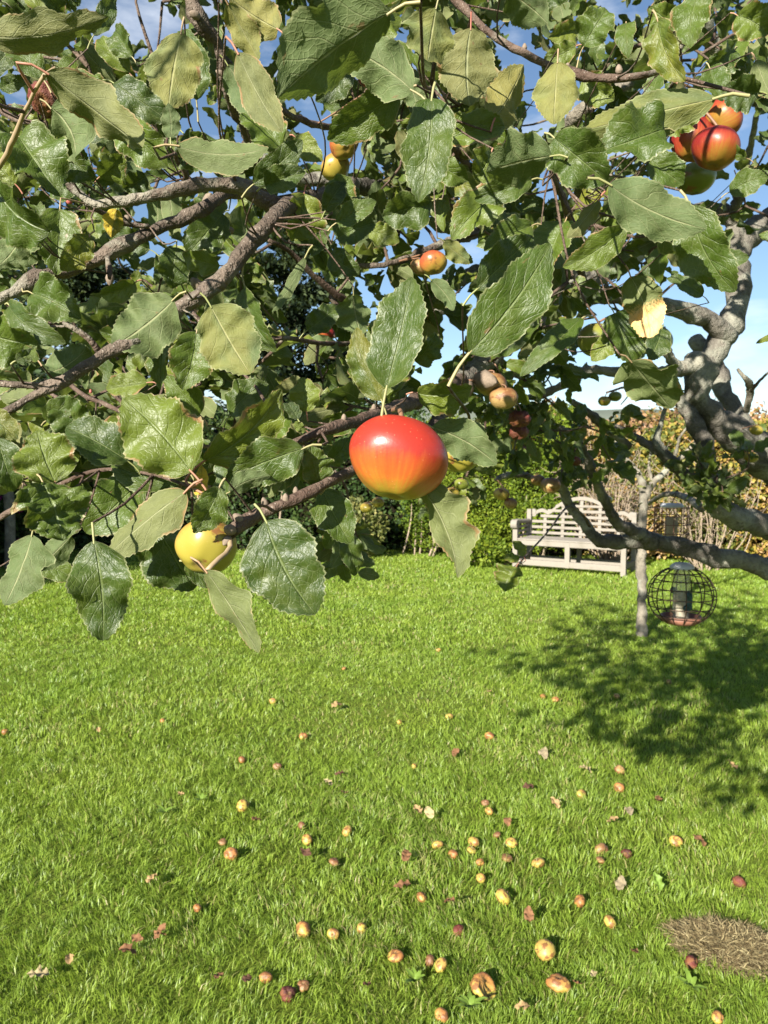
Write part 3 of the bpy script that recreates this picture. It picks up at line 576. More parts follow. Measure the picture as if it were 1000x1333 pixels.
def make_leaf(base, ax, z, L, W, bend, fold, wave, twist, seed, mat=None, hi=True, wrinkle=0., curl=0., pet=True):
    nv, nu = (36, 8) if hi else (14, 4)
    V, F, UV, th0 = leaf_arrays(L, W, bend, fold, wave, twist, curl, nv, nu, seed, (.021 if hi else .026), wrinkle)
    X = ax.cross(z).normalized(); R = np.array([X, ax, z]).T
    V = V @ R.T + np.array(base); midx = np.zeros(len(F), np.int32); FF = [F]
    if pet:   # stalk, continued by a thin twig to the nearest branch
        di = (-(ax*math.cos(th0)+z*math.sin(th0))).normalized(); pl = L*.24; p0 = base+ax*L*.03; p1 = base+di*pl*.5; p2 = base+di*pl+Vector((0, 0, -.05*L))
        k, dk = attach(p2); q = Vector(BRN[k])
        rr = max(.0007, L*.013)
        pts = [p0, p1, p2]; end = None
        if dk < L*.5: pts.append(q)
        else:
            mid = (p2+q)/2+Vector((random.uniform(-.12, .12)*dk, 0, random.uniform(-.15, .03)*dk)); s = catmull([np.array(p2), np.array(mid), np.array(q)], .03)
            TW.tube(s, np.linspace(rr*.9, rr*1.5, len(s)), 5, False)
        s = catmull([np.array(p) for p in pts], L*.12); pv, pf = tube_np(s, np.linspace(rr*.8, rr*1.15, len(s)), 5, False)
        n0 = len(V); V = np.vstack([V, pv]); FF.append(np.array(pf)+n0); UV = np.vstack([UV, np.full((len(pv), 2), .5)]); midx = np.concatenate([midx, np.ones(len(pf), np.int32)])
    NLEAF[0] += 1
    return obj('leaf', np_mesh('leaf', V, FF, True, UV, None, midx), tree, [mat or M_leaf, M_pet])

Y, PA, DR = M_leaf_yellow, M_leaf_pale, M_leaf_dry
HERO = [
 # top left
 dict(a=(-35, 44, 142, 22, 50, 'U', .44), roll=.35, bend=-.5, fold=.5, dd=0),
 dict(a=(60, 94, 186, 192, 52, 'U', .50), roll=.45, bend=.95, fold=.75, dd=.1, twist=-.5),
 dict(a=(55, 102, 12, 58, 36, 'T', .6), fold=.6), dict(a=(148, 108, 224, 160, 46, 'T', .66), fold=.2),
 dict(a=(236, 42, 219, 143, 76, 'U', .68), roll=.2, fold=.25, bend=.1, dd=0, mat=PA), dict(a=(66, 140, 98, 204, 62, 'U', .6), roll=.9), dict(a=(25, 178, 78, 256, 66, 'T', .62)),
 dict(a=(80, 192, 124, 232, 44, 'T', .66)), dict(a=(80, 90, 114, 132, 24, 'U', .68), mat=Y), dict(a=(95, 98, 142, 152, 42, 'T', .8)), dict(a=(150, 150, 104, 184, 32, 'T', .8)),
 dict(a=(150, 158, 218, 218, 60, 'T', .74)), dict(a=(222, 180, 219, 134, 28, 'U', .6), fold=.2), dict(a=(230, 190, 350, 192, 44, 'U', .56), roll=-.5, fold=.5, bend=.4, dd=0),
 dict(a=(122, 46, 150, -6, 26, 'T', .8)), dict(a=(172, 74, 150, 40, 30, 'T', .84)), dict(a=(168, 94, 130, 50, 28, 'T', .86)), dict(a=(240, 175, 280, 215, 40, 'T', .62)), dict(a=(-10, 95, 20, 60, 30, 'T', .7)),
 dict(a=(0, 115, 40, 100, 22, 'T', .72)),
 # top middle
 dict(a=(296, 4, 337, 78, 38, 'U', .6), mat=PA), dict(a=(508, 16, 362, 128, 98, 'U', .44), roll=-.55, fold=.6, bend=.45, dd=.1, twist=0, wave=.1), dict(a=(362, 38, 298, -4, 50, 'U', .6), mat=PA),
 dict(a=(309, 68, 367, 172, 50, 'U', .6), bend=.3, dd=0), dict(a=(296, 84, 331, 138, 44, 'U', .7)), dict(a=(537, 118, 437, 58, 66, 'U', .55), bend=.2, dd=0), dict(a=(520, 122, 426, 182, 54, 'T', .6), roll=-.3, fold=.5, bend=.5),
 dict(a=(330, 240, 394, 182, 40, 'T', .62)), dict(a=(345, 242, 398, 224, 30, 'T', .6)), dict(a=(435, 264, 456, 230, 42, 'T', .7)), dict(a=(457, 86, 411, 132, 32, 'T', .8)), dict(a=(384, 178, 420, 210, 34, 'T', .8)),
 dict(a=(366, 192, 313, 144, 50, 'T', .82)), dict(a=(256, 130, 240, 38, 42, 'T', .78)), dict(a=(450, 275, 455, 235, 30, 'T', .75)), dict(a=(480, 60, 520, 20, 40, 'T', .8)),
 dict(a=(568, 10, 557, 80, 72, 'U', .58), bend=.5, fold=.3, dd=0, mat=PA), dict(a=(613, 36, 612, 138, 86, 'U', .64), bend=.2, fold=.25, dd=.2), dict(a=(562, 128, 545, 264, 70, 'T', .5), roll=.25, bend=.35, fold=.4, dd=0),
 dict(a=(574, 186, 657, 164, 38, 'T', .7)), dict(a=(640, 198, 619, 234, 46, 'T', .6)), dict(a=(718, 203, 633, 224, 68, 'U', .55), roll=-.5, bend=.5, fold=.4, dd=0), dict(a=(645, 152, 682, 84, 54, 'U', .7), mat=PA),
 dict(a=(726, 80, 721, 162, 62, 'U', .64), roll=.1, bend=.2, fold=.2, dd=0, mat=PA), dict(a=(662, -8, 712, 30, 54, 'U', .7)), dict(a=(752, 38, 714, 49, 26, 'T', .9)), dict(a=(750, 60, 707, 79, 30, 'T', .9)), dict(a=(692, 234, 618, 260, 30, 'T', .6)),
 dict(a=(560, 205, 610, 235, 36, 'T', .8)), dict(a=(700, 10, 740, -20, 40, 'T', .8)), dict(a=(640, 215, 700, 195, 40, 'T', .8)), dict(a=(530, 100, 545, 140, 30, 'U', .8)),
 # top right
 dict(a=(912, -12, 899, 63, 50, 'T', .6), roll=.2, fold=.4), dict(a=(856, 26, 892, 106, 42, 'T', .6), mat=PA, roll=.4, fold=.5), dict(a=(760, 60, 790, 12, 48, 'T', .74)), dict(a=(815, 30, 818, 76, 28, 'T', .8)), dict(a=(956, 64, 914, 92, 30, 'T', .8)),
 dict(a=(932, 128, 760, 170, 56, 'U', .6), roll=.25, bend=.3, dd=0, mat=PA), dict(a=(864, 168, 780, 198, 62, 'T', .6)), dict(a=(722, 180, 790, 236, 58, 'T', .56), dd=0), dict(a=(793, 240, 920, 298, 72, 'U', .5), roll=-.25, bend=.45, fold=.3, dd=0),
 dict(a=(898, 268, 957, 380, 68, 'T', .55), roll=.2, bend=.5, fold=.35, dd=.1, wave=.2), dict(a=(848, 298, 936, 378, 50, 'U', .6), roll=.9), dict(a=(988, 120, 940, 118, 42, 'T', .7)), dict(a=(924, 88, 941, 132, 30, 'T', .76)), dict(a=(984, 78, 1006, 128, 28, 'U', .7)),
 dict(a=(898, 142, 860, 173, 32, 'T', .8)), dict(a=(972, 206, 934, 187, 17, 'T', 1.2)), dict(a=(880, 40, 845, 10, 40, 'T', .85)), dict(a=(960, 20, 1000, 45, 40, 'T', .85)), dict(a=(830, 150, 890, 130, 44, 'T', .8)),
 dict(a=(845, 205, 890, 240, 40, 'T', .9)), dict(a=(950, 250, 1000, 230, 36, 'T', .9)), dict(a=(760, 100, 800, 130, 36, 'T', .9)),
 # left middle
 dict(a=(-18, 432, 50, 446, 60, 'T', .6), bend=.5), dict(a=(12, 398, 86, 447, 40, 'T', .62), fold=.55), dict(a=(60, 486, 112, 450, 50, 'U', .65), curl=.8, fold=.5), dict(a=(226, 390, 146, 452, 80, 'U', .65), roll=.3, bend=.6, fold=.35, dd=0),
 dict(a=(176, 368, 130, 384, 24, 'T', .7)), dict(a=(78, 272, 74, 358, 54, 'T', .76), dd=0), dict(a=(116, 308, 79, 352, 38, 'T', .72), mat=PA), dict(a=(0, 248, 66, 302, 64, 'T', .62), roll=.8), dict(a=(42, 382, 106, 416, 52, 'T', .76)),
 dict(a=(230, 322, 224, 376, 44, 'T', .8)), dict(a=(214, 432, 209, 508, 24, 'T', .7), roll=.7), dict(a=(256, 432, 238, 508, 56, 'T', .66), dd=0, bend=.3), dict(a=(32, 298, -4, 348, 52, 'U', .68), wrinkle=.3), dict(a=(152, 272, 145, 309, 26, 'U', .8), mat=Y),
 dict(a=(20, 470, 45, 455, 18, 'T', .6)), dict(a=(50, 470, 32, 450, 18, 'T', .6)), dict(a=(195, 325, 150, 300, 36, 'T', .9)), dict(a=(35, 330, 20, 290, 30, 'T', .8)), dict(a=(130, 230, 160, 200, 36, 'T', .85)), dict(a=(20, 240, -10, 200, 50, 'T', .66)),
 dict(a=(190, 230, 160, 245, 30, 'T', .85)), dict(a=(60, 240, 110, 232, 36, 'T', .8)),
 # centre
 dict(a=(274, 398, 326, 487, 90, 'U', .6), roll=.1, bend=.35, fold=.2, dd=0, mat=PA), dict(a=(318, 374, 360, 458, 40, 'T', .72), roll=.8), dict(a=(396, 252, 380, 314, 46, 'T', .8)), dict(a=(438, 290, 490, 262, 30, 'T', .7)), dict(a=(290, 278, 244, 332, 54, 'T', .95)),
 dict(a=(286, 346, 238, 334, 32, 'T', .76)), dict(a=(424, 274, 449, 237, 28, 'T', .7)), dict(a=(398, 334, 354, 406, 16, 'U', .7), bend=1.0), dict(a=(460, 383, 471, 437, 44, 'U', .8)), dict(a=(497, 522, 464, 426, 46, 'T', .585), roll=-.2, bend=.3, mat=PA, fold=.2, dd=0),
 dict(a=(503, 506, 537, 361, 68, 'T', .56), roll=-.35, bend=.25, fold=.6, dd=0, twist=0), dict(a=(540, 470, 567, 433, 26, 'T', .6)), dict(a=(611, 460, 717, 317, 84, 'T', .55), roll=.2, bend=.35, fold=.2, dd=0, twist=.2), dict(a=(622, 376, 694, 308, 56, 'T', .62)),
 dict(a=(757, 414, 677, 490, 34, 'T', 1.0), roll=.5), dict(a=(578, 314, 616, 342, 26, 'U', .85), mat=PA), dict(a=(561, 364, 591, 404, 24, 'U', .82)), dict(a=(692, 294, 630, 327, 32, 'T', .7)), dict(a=(736, 288, 714, 352, 48, 'T', .8), roll=.6), dict(a=(652, 252, 588, 312, 50, 'T', .82)),
 dict(a=(562, 262, 498, 282, 44, 'T', .85)), dict(a=(430, 330, 470, 355, 36, 'T', .9)), dict(a=(400, 430, 440, 400, 34, 'T', 1.0)), dict(a=(480, 300, 520, 315, 34, 'T', .95)), dict(a=(440, 310, 490, 290, 34, 'T', .9)),
 # right middle
 dict(a=(780, 260, 739, 310, 20, 'U', .6)), dict(a=(814, 293, 733, 348, 42, 'T', .6), fold=.5, bend=.5), dict(a=(821, 360, 846, 440, 56, 'U', .66), bend=.5, fold=.35, dd=0, mat=DR, wrinkle=.25, curl=.6), dict(a=(800, 408, 824, 472, 48, 'T', .85)), dict(a=(862, 428, 845, 470, 36, 'T', .9)),
 dict(a=(915, 385, 868, 362, 22, 'T', 1.1)), dict(a=(821, 470, 874, 532, 70, 'U', .72), roll=.75, bend=.2, fold=.1, dd=.6), dict(a=(1008, 438, 984, 447, 9, 'T', 1.0), pet=False), dict(a=(770, 345, 735, 300, 34, 'T', .9)), dict(a=(800, 440, 770, 470, 30, 'T', 1.2)),
 # lower left
 dict(a=(249, 614, 160, 518, 112, 'T', .55), roll=0, bend=.2, fold=.12, dd=0), dict(a=(166, 600, 86, 556, 56, 'T', .6)), dict(a=(72, 628, 48, 560, 84, 'T', .56), bend=.5, fold=.15, dd=0, wrinkle=.12), dict(a=(56, 628, 82, 704, 96, 'T', .54), bend=.6, fold=.1, dd=-.2, wrinkle=.45, wave=.3),
 dict(a=(242, 640, 136, 727, 54, 'U', .55), roll=.5, fold=.55, bend=.5, dd=0), dict(a=(200, 678, 252, 768, 66, 'T', .6), dd=0), dict(a=(122, 704, 134, 834, 82, 'T', .52), roll=.1, bend=.5, fold=.2, dd=0, wave=.4, wrinkle=.15, twist=.2), dict(a=(42, 696, 6, 788, 56, 'U', .55), roll=.7),
 dict(a=(92, 698, 47, 742, 32, 'U', .6)), dict(a=(-14, 540, 23, 572, 38, 'T', .6), mat=PA), dict(a=(-5, 570, 18, 640, 44, 'T', .66)), dict(a=(165, 698, 157, 764, 18, 'U', .6)), dict(a=(182, 628, 112, 694, 64, 'T', .66)), dict(a=(236, 626, 148, 600, 34, 'T', .62), curl=.6),
 dict(a=(192, 498, 138, 506, 32, 'T', .78)), dict(a=(60, 548, 100, 520, 34, 'T', .8)), dict(a=(20, 620, -20, 590, 40, 'T', .7)), dict(a=(40, 720, 100, 755, 36, 'T', .75)), dict(a=(110, 560, 70, 520, 44, 'T', .8)),
 # lower middle
 dict(a=(267, 600, 367, 506, 58, 'T', .58), roll=.55, bend=.45, fold=.5, dd=0), dict(a=(395, 584, 294, 624, 66, 'T', .58), roll=-.2, fold=.3, dd=0, bend=.3), dict(a=(416, 630, 404, 580, 44, 'T', .6), fold=.35), dict(a=(399, 536, 394, 491, 42, 'T', .66)),
 dict(a=(388, 546, 372, 522, 20, 'T', .64)), dict(a=(398, 560, 384, 549, 12, 'T', .64)), dict(a=(286, 634, 252, 694, 46, 'T', .53), dd=0, wrinkle=.1), dict(a=(346, 678, 411, 800, 112, 'T', .52), roll=.1, bend=.3, fold=.15, dd=0, wave=.08), dict(a=(420, 638, 456, 708, 56, 'T', .63)),
 dict(a=(298, 641, 352, 620, 28, 'U', .57)), dict(a=(268, 743, 337, 850, 44, 'U', .5), roll=.85, bend=.3, fold=.25, dd=0), dict(a=(243, 733, 282, 767, 24, 'T', .57)), dict(a=(258, 645, 262, 605, 18, 'U', .57), mat=Y, fold=.8), dict(a=(310, 585, 380, 540, 46, 'T', .68)), dict(a=(340, 555, 400, 535, 30, 'T', .72)),
 dict(a=(260, 540, 215, 490, 44, 'T', .75)), dict(a=(300, 540, 350, 500, 40, 'T', .8)), dict(a=(430, 600, 455, 570, 26, 'T', .75)),
 # round the red apple
 dict(a=(544, 512, 615, 503, 46, 'T', .66), roll=.6), dict(a=(562, 556, 647, 605, 60, 'U', .62), roll=.2, bend=.3, fold=.2, dd=.1), dict(a=(547, 633, 596, 752, 44, 'U', .58), roll=.55, bend=.6, fold=.95, dd=0), dict(a=(672, 738, 658, 770, 30, 'T', 1.4), roll=.5), dict(a=(682, 724, 668, 704, 14, 'T', 1.45)), dict(a=(676, 728, 656, 726, 12, 'T', 1.45)),
 dict(a=(440, 690, 462, 750, 30, 'T', 1.2)), dict(a=(455, 690, 430, 740, 28, 'U', 1.2)), dict(a=(450, 715, 470, 735, 18, 'U', 1.2)),
]
# ---- filler shoots: leaf clusters spread through the crown, linked by twigs
REG = [(-160, -170, 560, 260, 1.15, 2.3, 165), (-120, 250, 470, 480, 1.2, 2.2, 85), (-80, 470, 400, 640, .98, 1.6, 46), (470, -170, 1010, 280, 1.1, 2.5, 155), (470, 270, 720, 430, 1.2, 2.2, 26),
       (700, 285, 960, 400, 1.3, 2.4, 17), (620, 440, 830, 610, 1.8, 2.6, 14), (890, 565, 1010, 650, 2.3, 2.75, 13), (1000, -200, 1500, 330, 1.8, 3.3, 60), (620, 420, 720, 520, 1.5, 2.2, 8), (420, 470, 520, 560, 1.0, 1.6, 8), (-160, -170, 480, 470, 1.8, 2.7, 100), (470, -170, 1000, 290, 1.9, 2.8, 55), (600, 390, 850, 560, 1.8, 2.6, 26), (640, 560, 780, 640, 2.3, 2.9, 8), (470, 590, 620, 660, 1.9, 2.4, 4), (440, 680, 470, 750, 1.2, 1.5, 3)]
GAPS = [(168, 28, 40), (208, 42, 32), (130, 12, 24), (18, 48, 18), (18, 122, 20), (350, 48, 18), (396, 118, 20), (682, 92, 30), (690, 38, 14), (622, 332, 24), (640, 292, 14), (535, 278, 16), (570, 300, 10), (962, 430, 42), (985, 480, 36), (725, 505, 16), (775, 508, 16), (905, 440, 30),
        (880, 400, 26), (112, 352, 30), (150, 372, 22), (370, 345, 32), (405, 375, 22), (800, 512, 16), (845, 515, 22), (930, 215, 14), (880, 195, 10), (518, 595, 72), (940, 175, 40), (905, 190, 36), (564, 342, 20), (447, 200, 30), (481, 100, 18), (875, 690, 40), (782, 443, 30), (265, 715, 40), (790, 465, 26), (890, 475, 18)]
def gap(x, y): return any((x-a)**2+(y-b)**2 < r*r for a, b, r in GAPS)
rg = random.Random(11); nodes = [tuple(p) for p in BRN]; cent = []
for (x0, y0, x1, y1, d0, d1, n) in REG:
    for _ in range(n):
        for _t in range(12):
            x, y = rg.uniform(x0, x1), rg.uniform(y0, y1)
            if not gap(x, y): break
        cent.append(P(x, y, rg.uniform(d0, d1)))
for _ in range(80): cent.append(Vector((rg.uniform(-1.7, .5), rg.uniform(.05, .95), rg.uniform(2.10, 2.8))))  # unseen overhead clusters, added to dapple the crown with shade
rem = list(range(len(cent))); nd = np.array(nodes); CP = np.array(cent)
best = np.array([((nd-c)**2).sum(1).min() for c in CP]); bi = np.array([((nd-c)**2).sum(1).argmin() for c in CP]); allp = [np.array(p) for p in nodes]
done = np.zeros(len(CP), bool); shoots = []
for _ in range(len(CP)):
    b = np.where(done, 1e9, best); k = int(b.argmin()); done[k] = True
    a = allp[bi[k]]; c = CP[k]; dist = math.sqrt(best[k]); j = RNG.normal(0, .12*dist, 3); mid = (a+c)/2+j+np.array((0, 0, -.05*dist))
    s = catmull([a, mid, c], .035); r0 = .0022+.006*min(1, dist/.6)
    TW.tube(s, np.linspace(r0, .0016, len(s)), 5, False)
    dirv = c-mid; dirv /= np.linalg.norm(dirv)+1e-9; shoots.append((c, dirv))
    for q in s[2::3]:
        allp.append(q); dq = ((CP-q)**2).sum(1); u_ = dq < best; best[u_] = dq[u_]; bi[u_] = len(allp)-1
BRN = np.array(allp)
for h in HERO:
    h = dict(h); a = h.pop('a'); leaf_from_px(*a, **h)

leaves = []
for (c, dv) in shoots:
    for i in range(rg.randint(6, 10)):
        a = unit(1)[0]+dv*.7; a[2] -= .15; a /= np.linalg.norm(a)
        nrm = unit(1)[0]*1.1+np.array((0, 0, .45))+np.array(SUN)*.25
        L = rg.uniform(.042, .078); b = c+a*rg.uniform(.01, .025)-dv*rg.uniform(0, .05)
        t = b+a*L; m = b+a*L*.5
        (px, py, pd), (mx, my, md) = proj(Vector(t)), proj(Vector(m))
        if pd < .5 or gap(mx, my) or (gap(px, py) and rg.random() < .8): continue
        if md < .8 and rg.random() < .5: continue
        if mx > 455 and my > 545 and md < 1.4: continue
        leaves.append((b, a, nrm, L, L*rg.uniform(.46, .64), md, mx, my))
print('filler leaves', len(leaves), 'hero', len(HERO))
inview = [i for i, l in enumerate(leaves) if -40 < l[6] < 1040 and -40 < l[7] < 900]
inview.sort(key=lambda i: -leaves[i][3]/leaves[i][5])
single = set(inview[:max(0, 298-NLEAF[0])])
for i in single:
    b, a, n_, L, W, *_r = leaves[i]; ax = Vector(a); z = Vector(n_); z = (z-ax*z.dot(ax)).normalized()
    make_leaf(Vector(b), ax, z, L, W, rg.uniform(.1, 1.3), rg.uniform(.1, .75), rg.uniform(.08, .3), rg.uniform(-.7, .7), i, rg.choice([None]*7+[PA]), False, 0, 0, False)
rest = [l for i, l in enumerate(leaves) if i not in single]
parts = []; 
for v in range(8):
    sub = rest[v::8]
    tv, tf, tuv, _ = leaf_arrays(1, 1, rg.uniform(.1, 1.3), rg.uniform(.1, .75), rg.uniform(.08, .3), rg.uniform(-.7, .7), 0, 10, 4, v, .03)
    parts.append(scatter(tv, [tf], np.array([l[0] for l in sub]), np.array([l[1] for l in sub]), np.array([l[2] for l in sub]), np.array([l[4] for l in sub]), np.array([l[3] for l in sub]), tuv, RNG.random(len(sub))))
def join(parts):
    V = []; F = []; U = []; R = []; o = 0
    for v, f, u, r in parts:
        V.append(v); F += [q+o for q in f]; U.append(u); R.append(r); o += len(v)
    return np.concatenate(V), F, (np.concatenate(U) if U[0] is not None else None), np.concatenate(R)
V, F, U, R = join(parts)
tag(obj('foliage', np_mesh('foliage', V, F, True, U, R), tree, M_leaf), kind='stuff')
def finish_twigs():
    o = TW.build('twiggy_growth', M_bark_twig, tree, True); tag(o, kind='stuff')

# ---- buds and spurs on the near branches
def bud(x, y, d, r, dirv=(0, 0, 1), mat=None):
    c = P(x, y, d); n = Vector(dirv).normalized(); q = n.to_track_quat('Z', 'Y').to_matrix().to_4x4()
    s = r/1000*d
    MB().lathe([(0, -.9*s), (.7*s, -.8*s), (1.0*s, 0), (.75*s, .9*s), (.35*s, 1.5*s), (0, 1.7*s)], n=8).build('bud', mat or M_bud, tree, True, Matrix.Translation(c) @ q)
for (x, y, d, r, dv) in [(806, 92, .73, 5, (-.1, 0, 1)), (738, 88, .75, 4, (.3, 0, 1)), (683, 62, .76, 3.5, (0, 0, 1)), (868, 76, .72, 3.5, (.2, 0, 1)), (300, 690, .55, 8, (-.4, -1, .3)), (296, 703, .55, 6, (-.3, -.6, -.5)), (372, 650, .575, 5, (0, -.3, 1)), (345, 655, .57, 5, (-.3, -.3, 1)),
                        (312, 676, .56, 7, (-.6, -.5, .6)), (385, 640, .585, 4, (0, 0, 1)), (487, 532, .73, 4, (0, -.5, 1)), (448, 545, .655, 4, (0, -.4, 1)), (258, 372, .93, 8, (-.5, -.5, .6)), (288, 372, .93, 7, (.2, -.8, .3)), (300, 300, .98, 5, (-1, -.2, .3)), (143, 362, 1.0, 6, (0, 0, -1)), (88, 492, .86, 5, (.2, -.5, 1)),
                        (165, 285, 1.0, 5, (-.3, -.3, -1)), (272, 262, 1.1, 9, (.3, -.8, .3)), (165, 300, 1.05, 6, (0, -.6, .6)), (255, 20, .81, 6, (-.5, -.6, 0)), (300, 120, .89, 5, (.7, -.4, .3)), (287, 95, .85, 4, (-.7, -.4, .2)), (630, 495, 1.5, 14, (.5, -.7, -.2)), (606, 505, 1.5, 12, (0, -.8, -.5))]:
    bud(x, y, d, r, dv)
for (x, y, d, r, dv) in [(291, 670, .55, 3.2, (-.25, -.1, 1)), (118, 510, .84, 2, (0, 0, 1)), (90, 262, .95, 4, (-.2, -.3, 1)), (242, 212, .62, 4, (.8, -.2, .5))]:
    bud(x, y, d, r, dv, M_spur)

# ------------------------------------------------------------------ apples
def apple_arrays(R, h=.86, lop=0., seed=0, n=40, m=26, wr=0., hollow=None, lobes=.03, waist=0.):
    rg_ = np.random.default_rng(seed); ph = rg_.uniform(0, 2*PI, 6); V = []; F = []
    for j in range(m+1):
        f = PI*j/m
        for i in range(n):
            a = 2*PI*i/n; sf = math.sin(f); cf = math.cos(f)
            r = sf*(1+.035*cf-.04*math.cos(2*f)); z = h*cf
            rho = r
            z -= .34*h*math.exp(-(rho/.27)**2) if cf > 0 else 0
            z += .16*h*math.exp(-(rho/.2)**2) if cf < 0 else 0
            r *= 1+lobes*math.cos(5*a+ph[0])*max(0, -cf+.25)+.03*math.cos(2*a+ph[1])+.02*math.cos(3*a+ph[2])
            z += lop*r*math.cos(a+ph[3])*.5
            if cf < 0: z += lobes*.9*math.cos(5*a+ph[0])*sf*-1*.6
            p = np.array((r*math.cos(a), r*math.sin(a), z))
            if wr: p *= 1+wr*(math.sin(7*a+3*f+ph[4])*.4+math.sin(5*f*2+4*a+ph[5])*.35+math.sin(13*a-6*f)*.3+math.sin(3*a+2*f+ph[2])*.5)*min(1, sf*2)
            if hollow is not None:
                hv = np.array(hollow); hv = hv/np.linalg.norm(hv); dq = p@hv
                if dq > .35: p = p-hv*(dq-.35)*1.6*(1+.15*math.sin(9*a+ph[1]))
            V.append(p*R)
    for j in range(m):
        for i in range(n): F.append((j*n+i, (j+1)*n+i, (j+1)*n+(i+1) % n, j*n+(i+1) % n))
    return np.array(V), np.array(F)
def apple(name, loc, R, mat, up, label, group=None, seed=0, h=.86, stalk=.5, hang=True, wr=0., hollow=None, res=1.0, lop=.1, spin=0., calyx=True, to=None):
    V, F = apple_arrays(R, h, lop, seed, max(14, int(44*res)), max(10, int(28*res)), wr, hollow)
    o = obj(name, np_mesh('apple', V, F), None, mat); q = Vector(up).to_track_quat('Z', 'Y').to_matrix().to_4x4()
    o.matrix_basis = Matrix.Translation(loc) @ (Matrix.Identity(4) if hang else Matrix.Diagonal((1.08, 1.0, .80, 1))) @ q @ Matrix.Rotation(spin, 4, 'Z'); tag(o, label, 'apple', group)
    def child(nm, mb, mt):
        c = mb.build(nm, mt, None, True); c.parent = o
    if stalk > 0:
        if hang:  # reach the nearest branch
            p = o.matrix_basis @ Vector((0, 0, h*R*.9)); k = int(np.linalg.norm(BRN-np.array(p), axis=1).argmin()); e = o.matrix_basis.inverted() @ (Vector(BRN[k]) if to is None else to)
            if e.length > R*3: e2 = e; 
            pts = [np.array((0, 0, h*R*.55)), np.array((R*.04, 0, h*R*1.05)), np.array(e)*.5+np.array((0, 0, h*R*.6)), np.array(e)]
            s = catmull(pts, R*.2); child('stalk', MB().tube(s, np.linspace(R*.055, R*.075, len(s)), 6), M_stalk)
        else: child('stalk', MB().tube(catmull([np.array((0, 0, h*R*.55)), np.array((R*.03, 0, h*R*.85)), np.array((R*.14, R*.05, h*R*1.1))], R*.1), R*.045, 6), M_stalk)
    if calyx and res > .4:
        mb = MB(); zb = -h*R*.66
        for i in range(5):
            a = 2*PI*i/5; mb.tube(catmull([np.array((0, 0, zb+.02*R)), np.array((.09*R*math.cos(a), .09*R*math.sin(a), zb-.05*R)), np.array((.16*R*math.cos(a+.3), .16*R*math.sin(a+.3), zb-.02*R))], R*.05), [R*.05, R*.045, R*.03, R*.02, R*.01, R*.01][:0] or R*.03, 5)
        child('calyx', mb, M_calyx)
    return o
def hang(x, y, d, r, mat, label, up=(.1, -.1, 1), **kw): return apple('apple', P(x, y, d), r/1000*d, mat, up, label, kw.pop('group', None), int(x+y), **kw)
hang(518, 596, .575, 61, M_ap_hero, 'large glossy red and gold apple hanging in bright sun over the lawn', up=(.12, .16, 1), lop=.18, h=.90, res=1.6, spin=.3, to=P(512, 534, .70))
hang(269, 711, .565, 39, M_ap_yellow, 'dull yellow apple half hidden behind a leaf, showing its dark calyx', up=(.15, .75, .75))
hang(594, 590, .80, 30, M_ap_yellow, 'yellow green apple peeping out behind the large red apple', up=(.1, .1, 1))
hang(481, 100, 1.0, 15, M_ap_red, 'small red apple under big overlapping leaves against blue sky', up=(0, .5, -.8), h=.9)
hang(448, 187, 1.25, 19, M_ap_blush, 'orange tinged apple resting on a yellow one above the thick limb', up=(-.2, .5, .5))
hang(437, 218, 1.3, 19, M_ap_yellow, 'plain yellow apple sitting directly on the thick limb', up=(-.4, .3, .8))
hang(564, 342, 1.25, 17, M_ap_blush, 'small round peach coloured apple beside a patch of blue sky', up=(0, .3, 1))
hang(547, 347, 1.28, 12, M_ap_brown, 'dark brown shrivelled apple tucked behind the peach coloured one', wr=.05, res=.6)
hang(855, 345, 1.7, 11, M_ap_red, 'tiny red apple just above the dried brown leaf', res=.6)
hang(902, 181, 1.3, 27, M_ap_red, 'tall red and gold apple in the three fruit cluster', up=(.2, .2, 1), h=1.1)
hang(941, 155, 1.28, 25, M_ap_red, 'darkest red apple topping the three fruit cluster', up=(.7, .2, .5))
hang(932, 193, 1.22, 30, M_ap_red, 'broad red apple lowest in the three fruit cluster', up=(.2, .1, 1))
hang(906, 232, 1.4, 24, M_ap_green, 'shaded green apple hanging below the red cluster', res=.7)
hang(778, 443, 1.5, 26, M_ap_green, 'green apple in shade beside the dried brown leaf', up=(.1, .1, 1))
hang(851, 443, 1.55, 23, M_ap_green, 'green apple in shade directly below the dried brown leaf', res=.7)
hang(425, 434, 1.25, 11, M_ap_red, 'tiny bright red apple deep among left hand twigs', res=.6)
hang(655, 518, 1.5, 18, M_ap_brown, 'brown apple under the knobbly limb end, in shadow', res=.7)
hang(640, 500, 1.52, 19, M_ap_brown, 'russet apple pressed against the knobbly limb end', res=.7)
hang(676, 545, 1.55, 13, M_ap_rot, 'black mummified apple below the knobbly limb end', wr=.14, res=.7)
hang(675, 562, 1.6, 12, M_ap_rot, 'dark withered apple hanging over a small yellow pair', wr=.14, res=.7)
GR = 'small crab sized apples on the low limb'
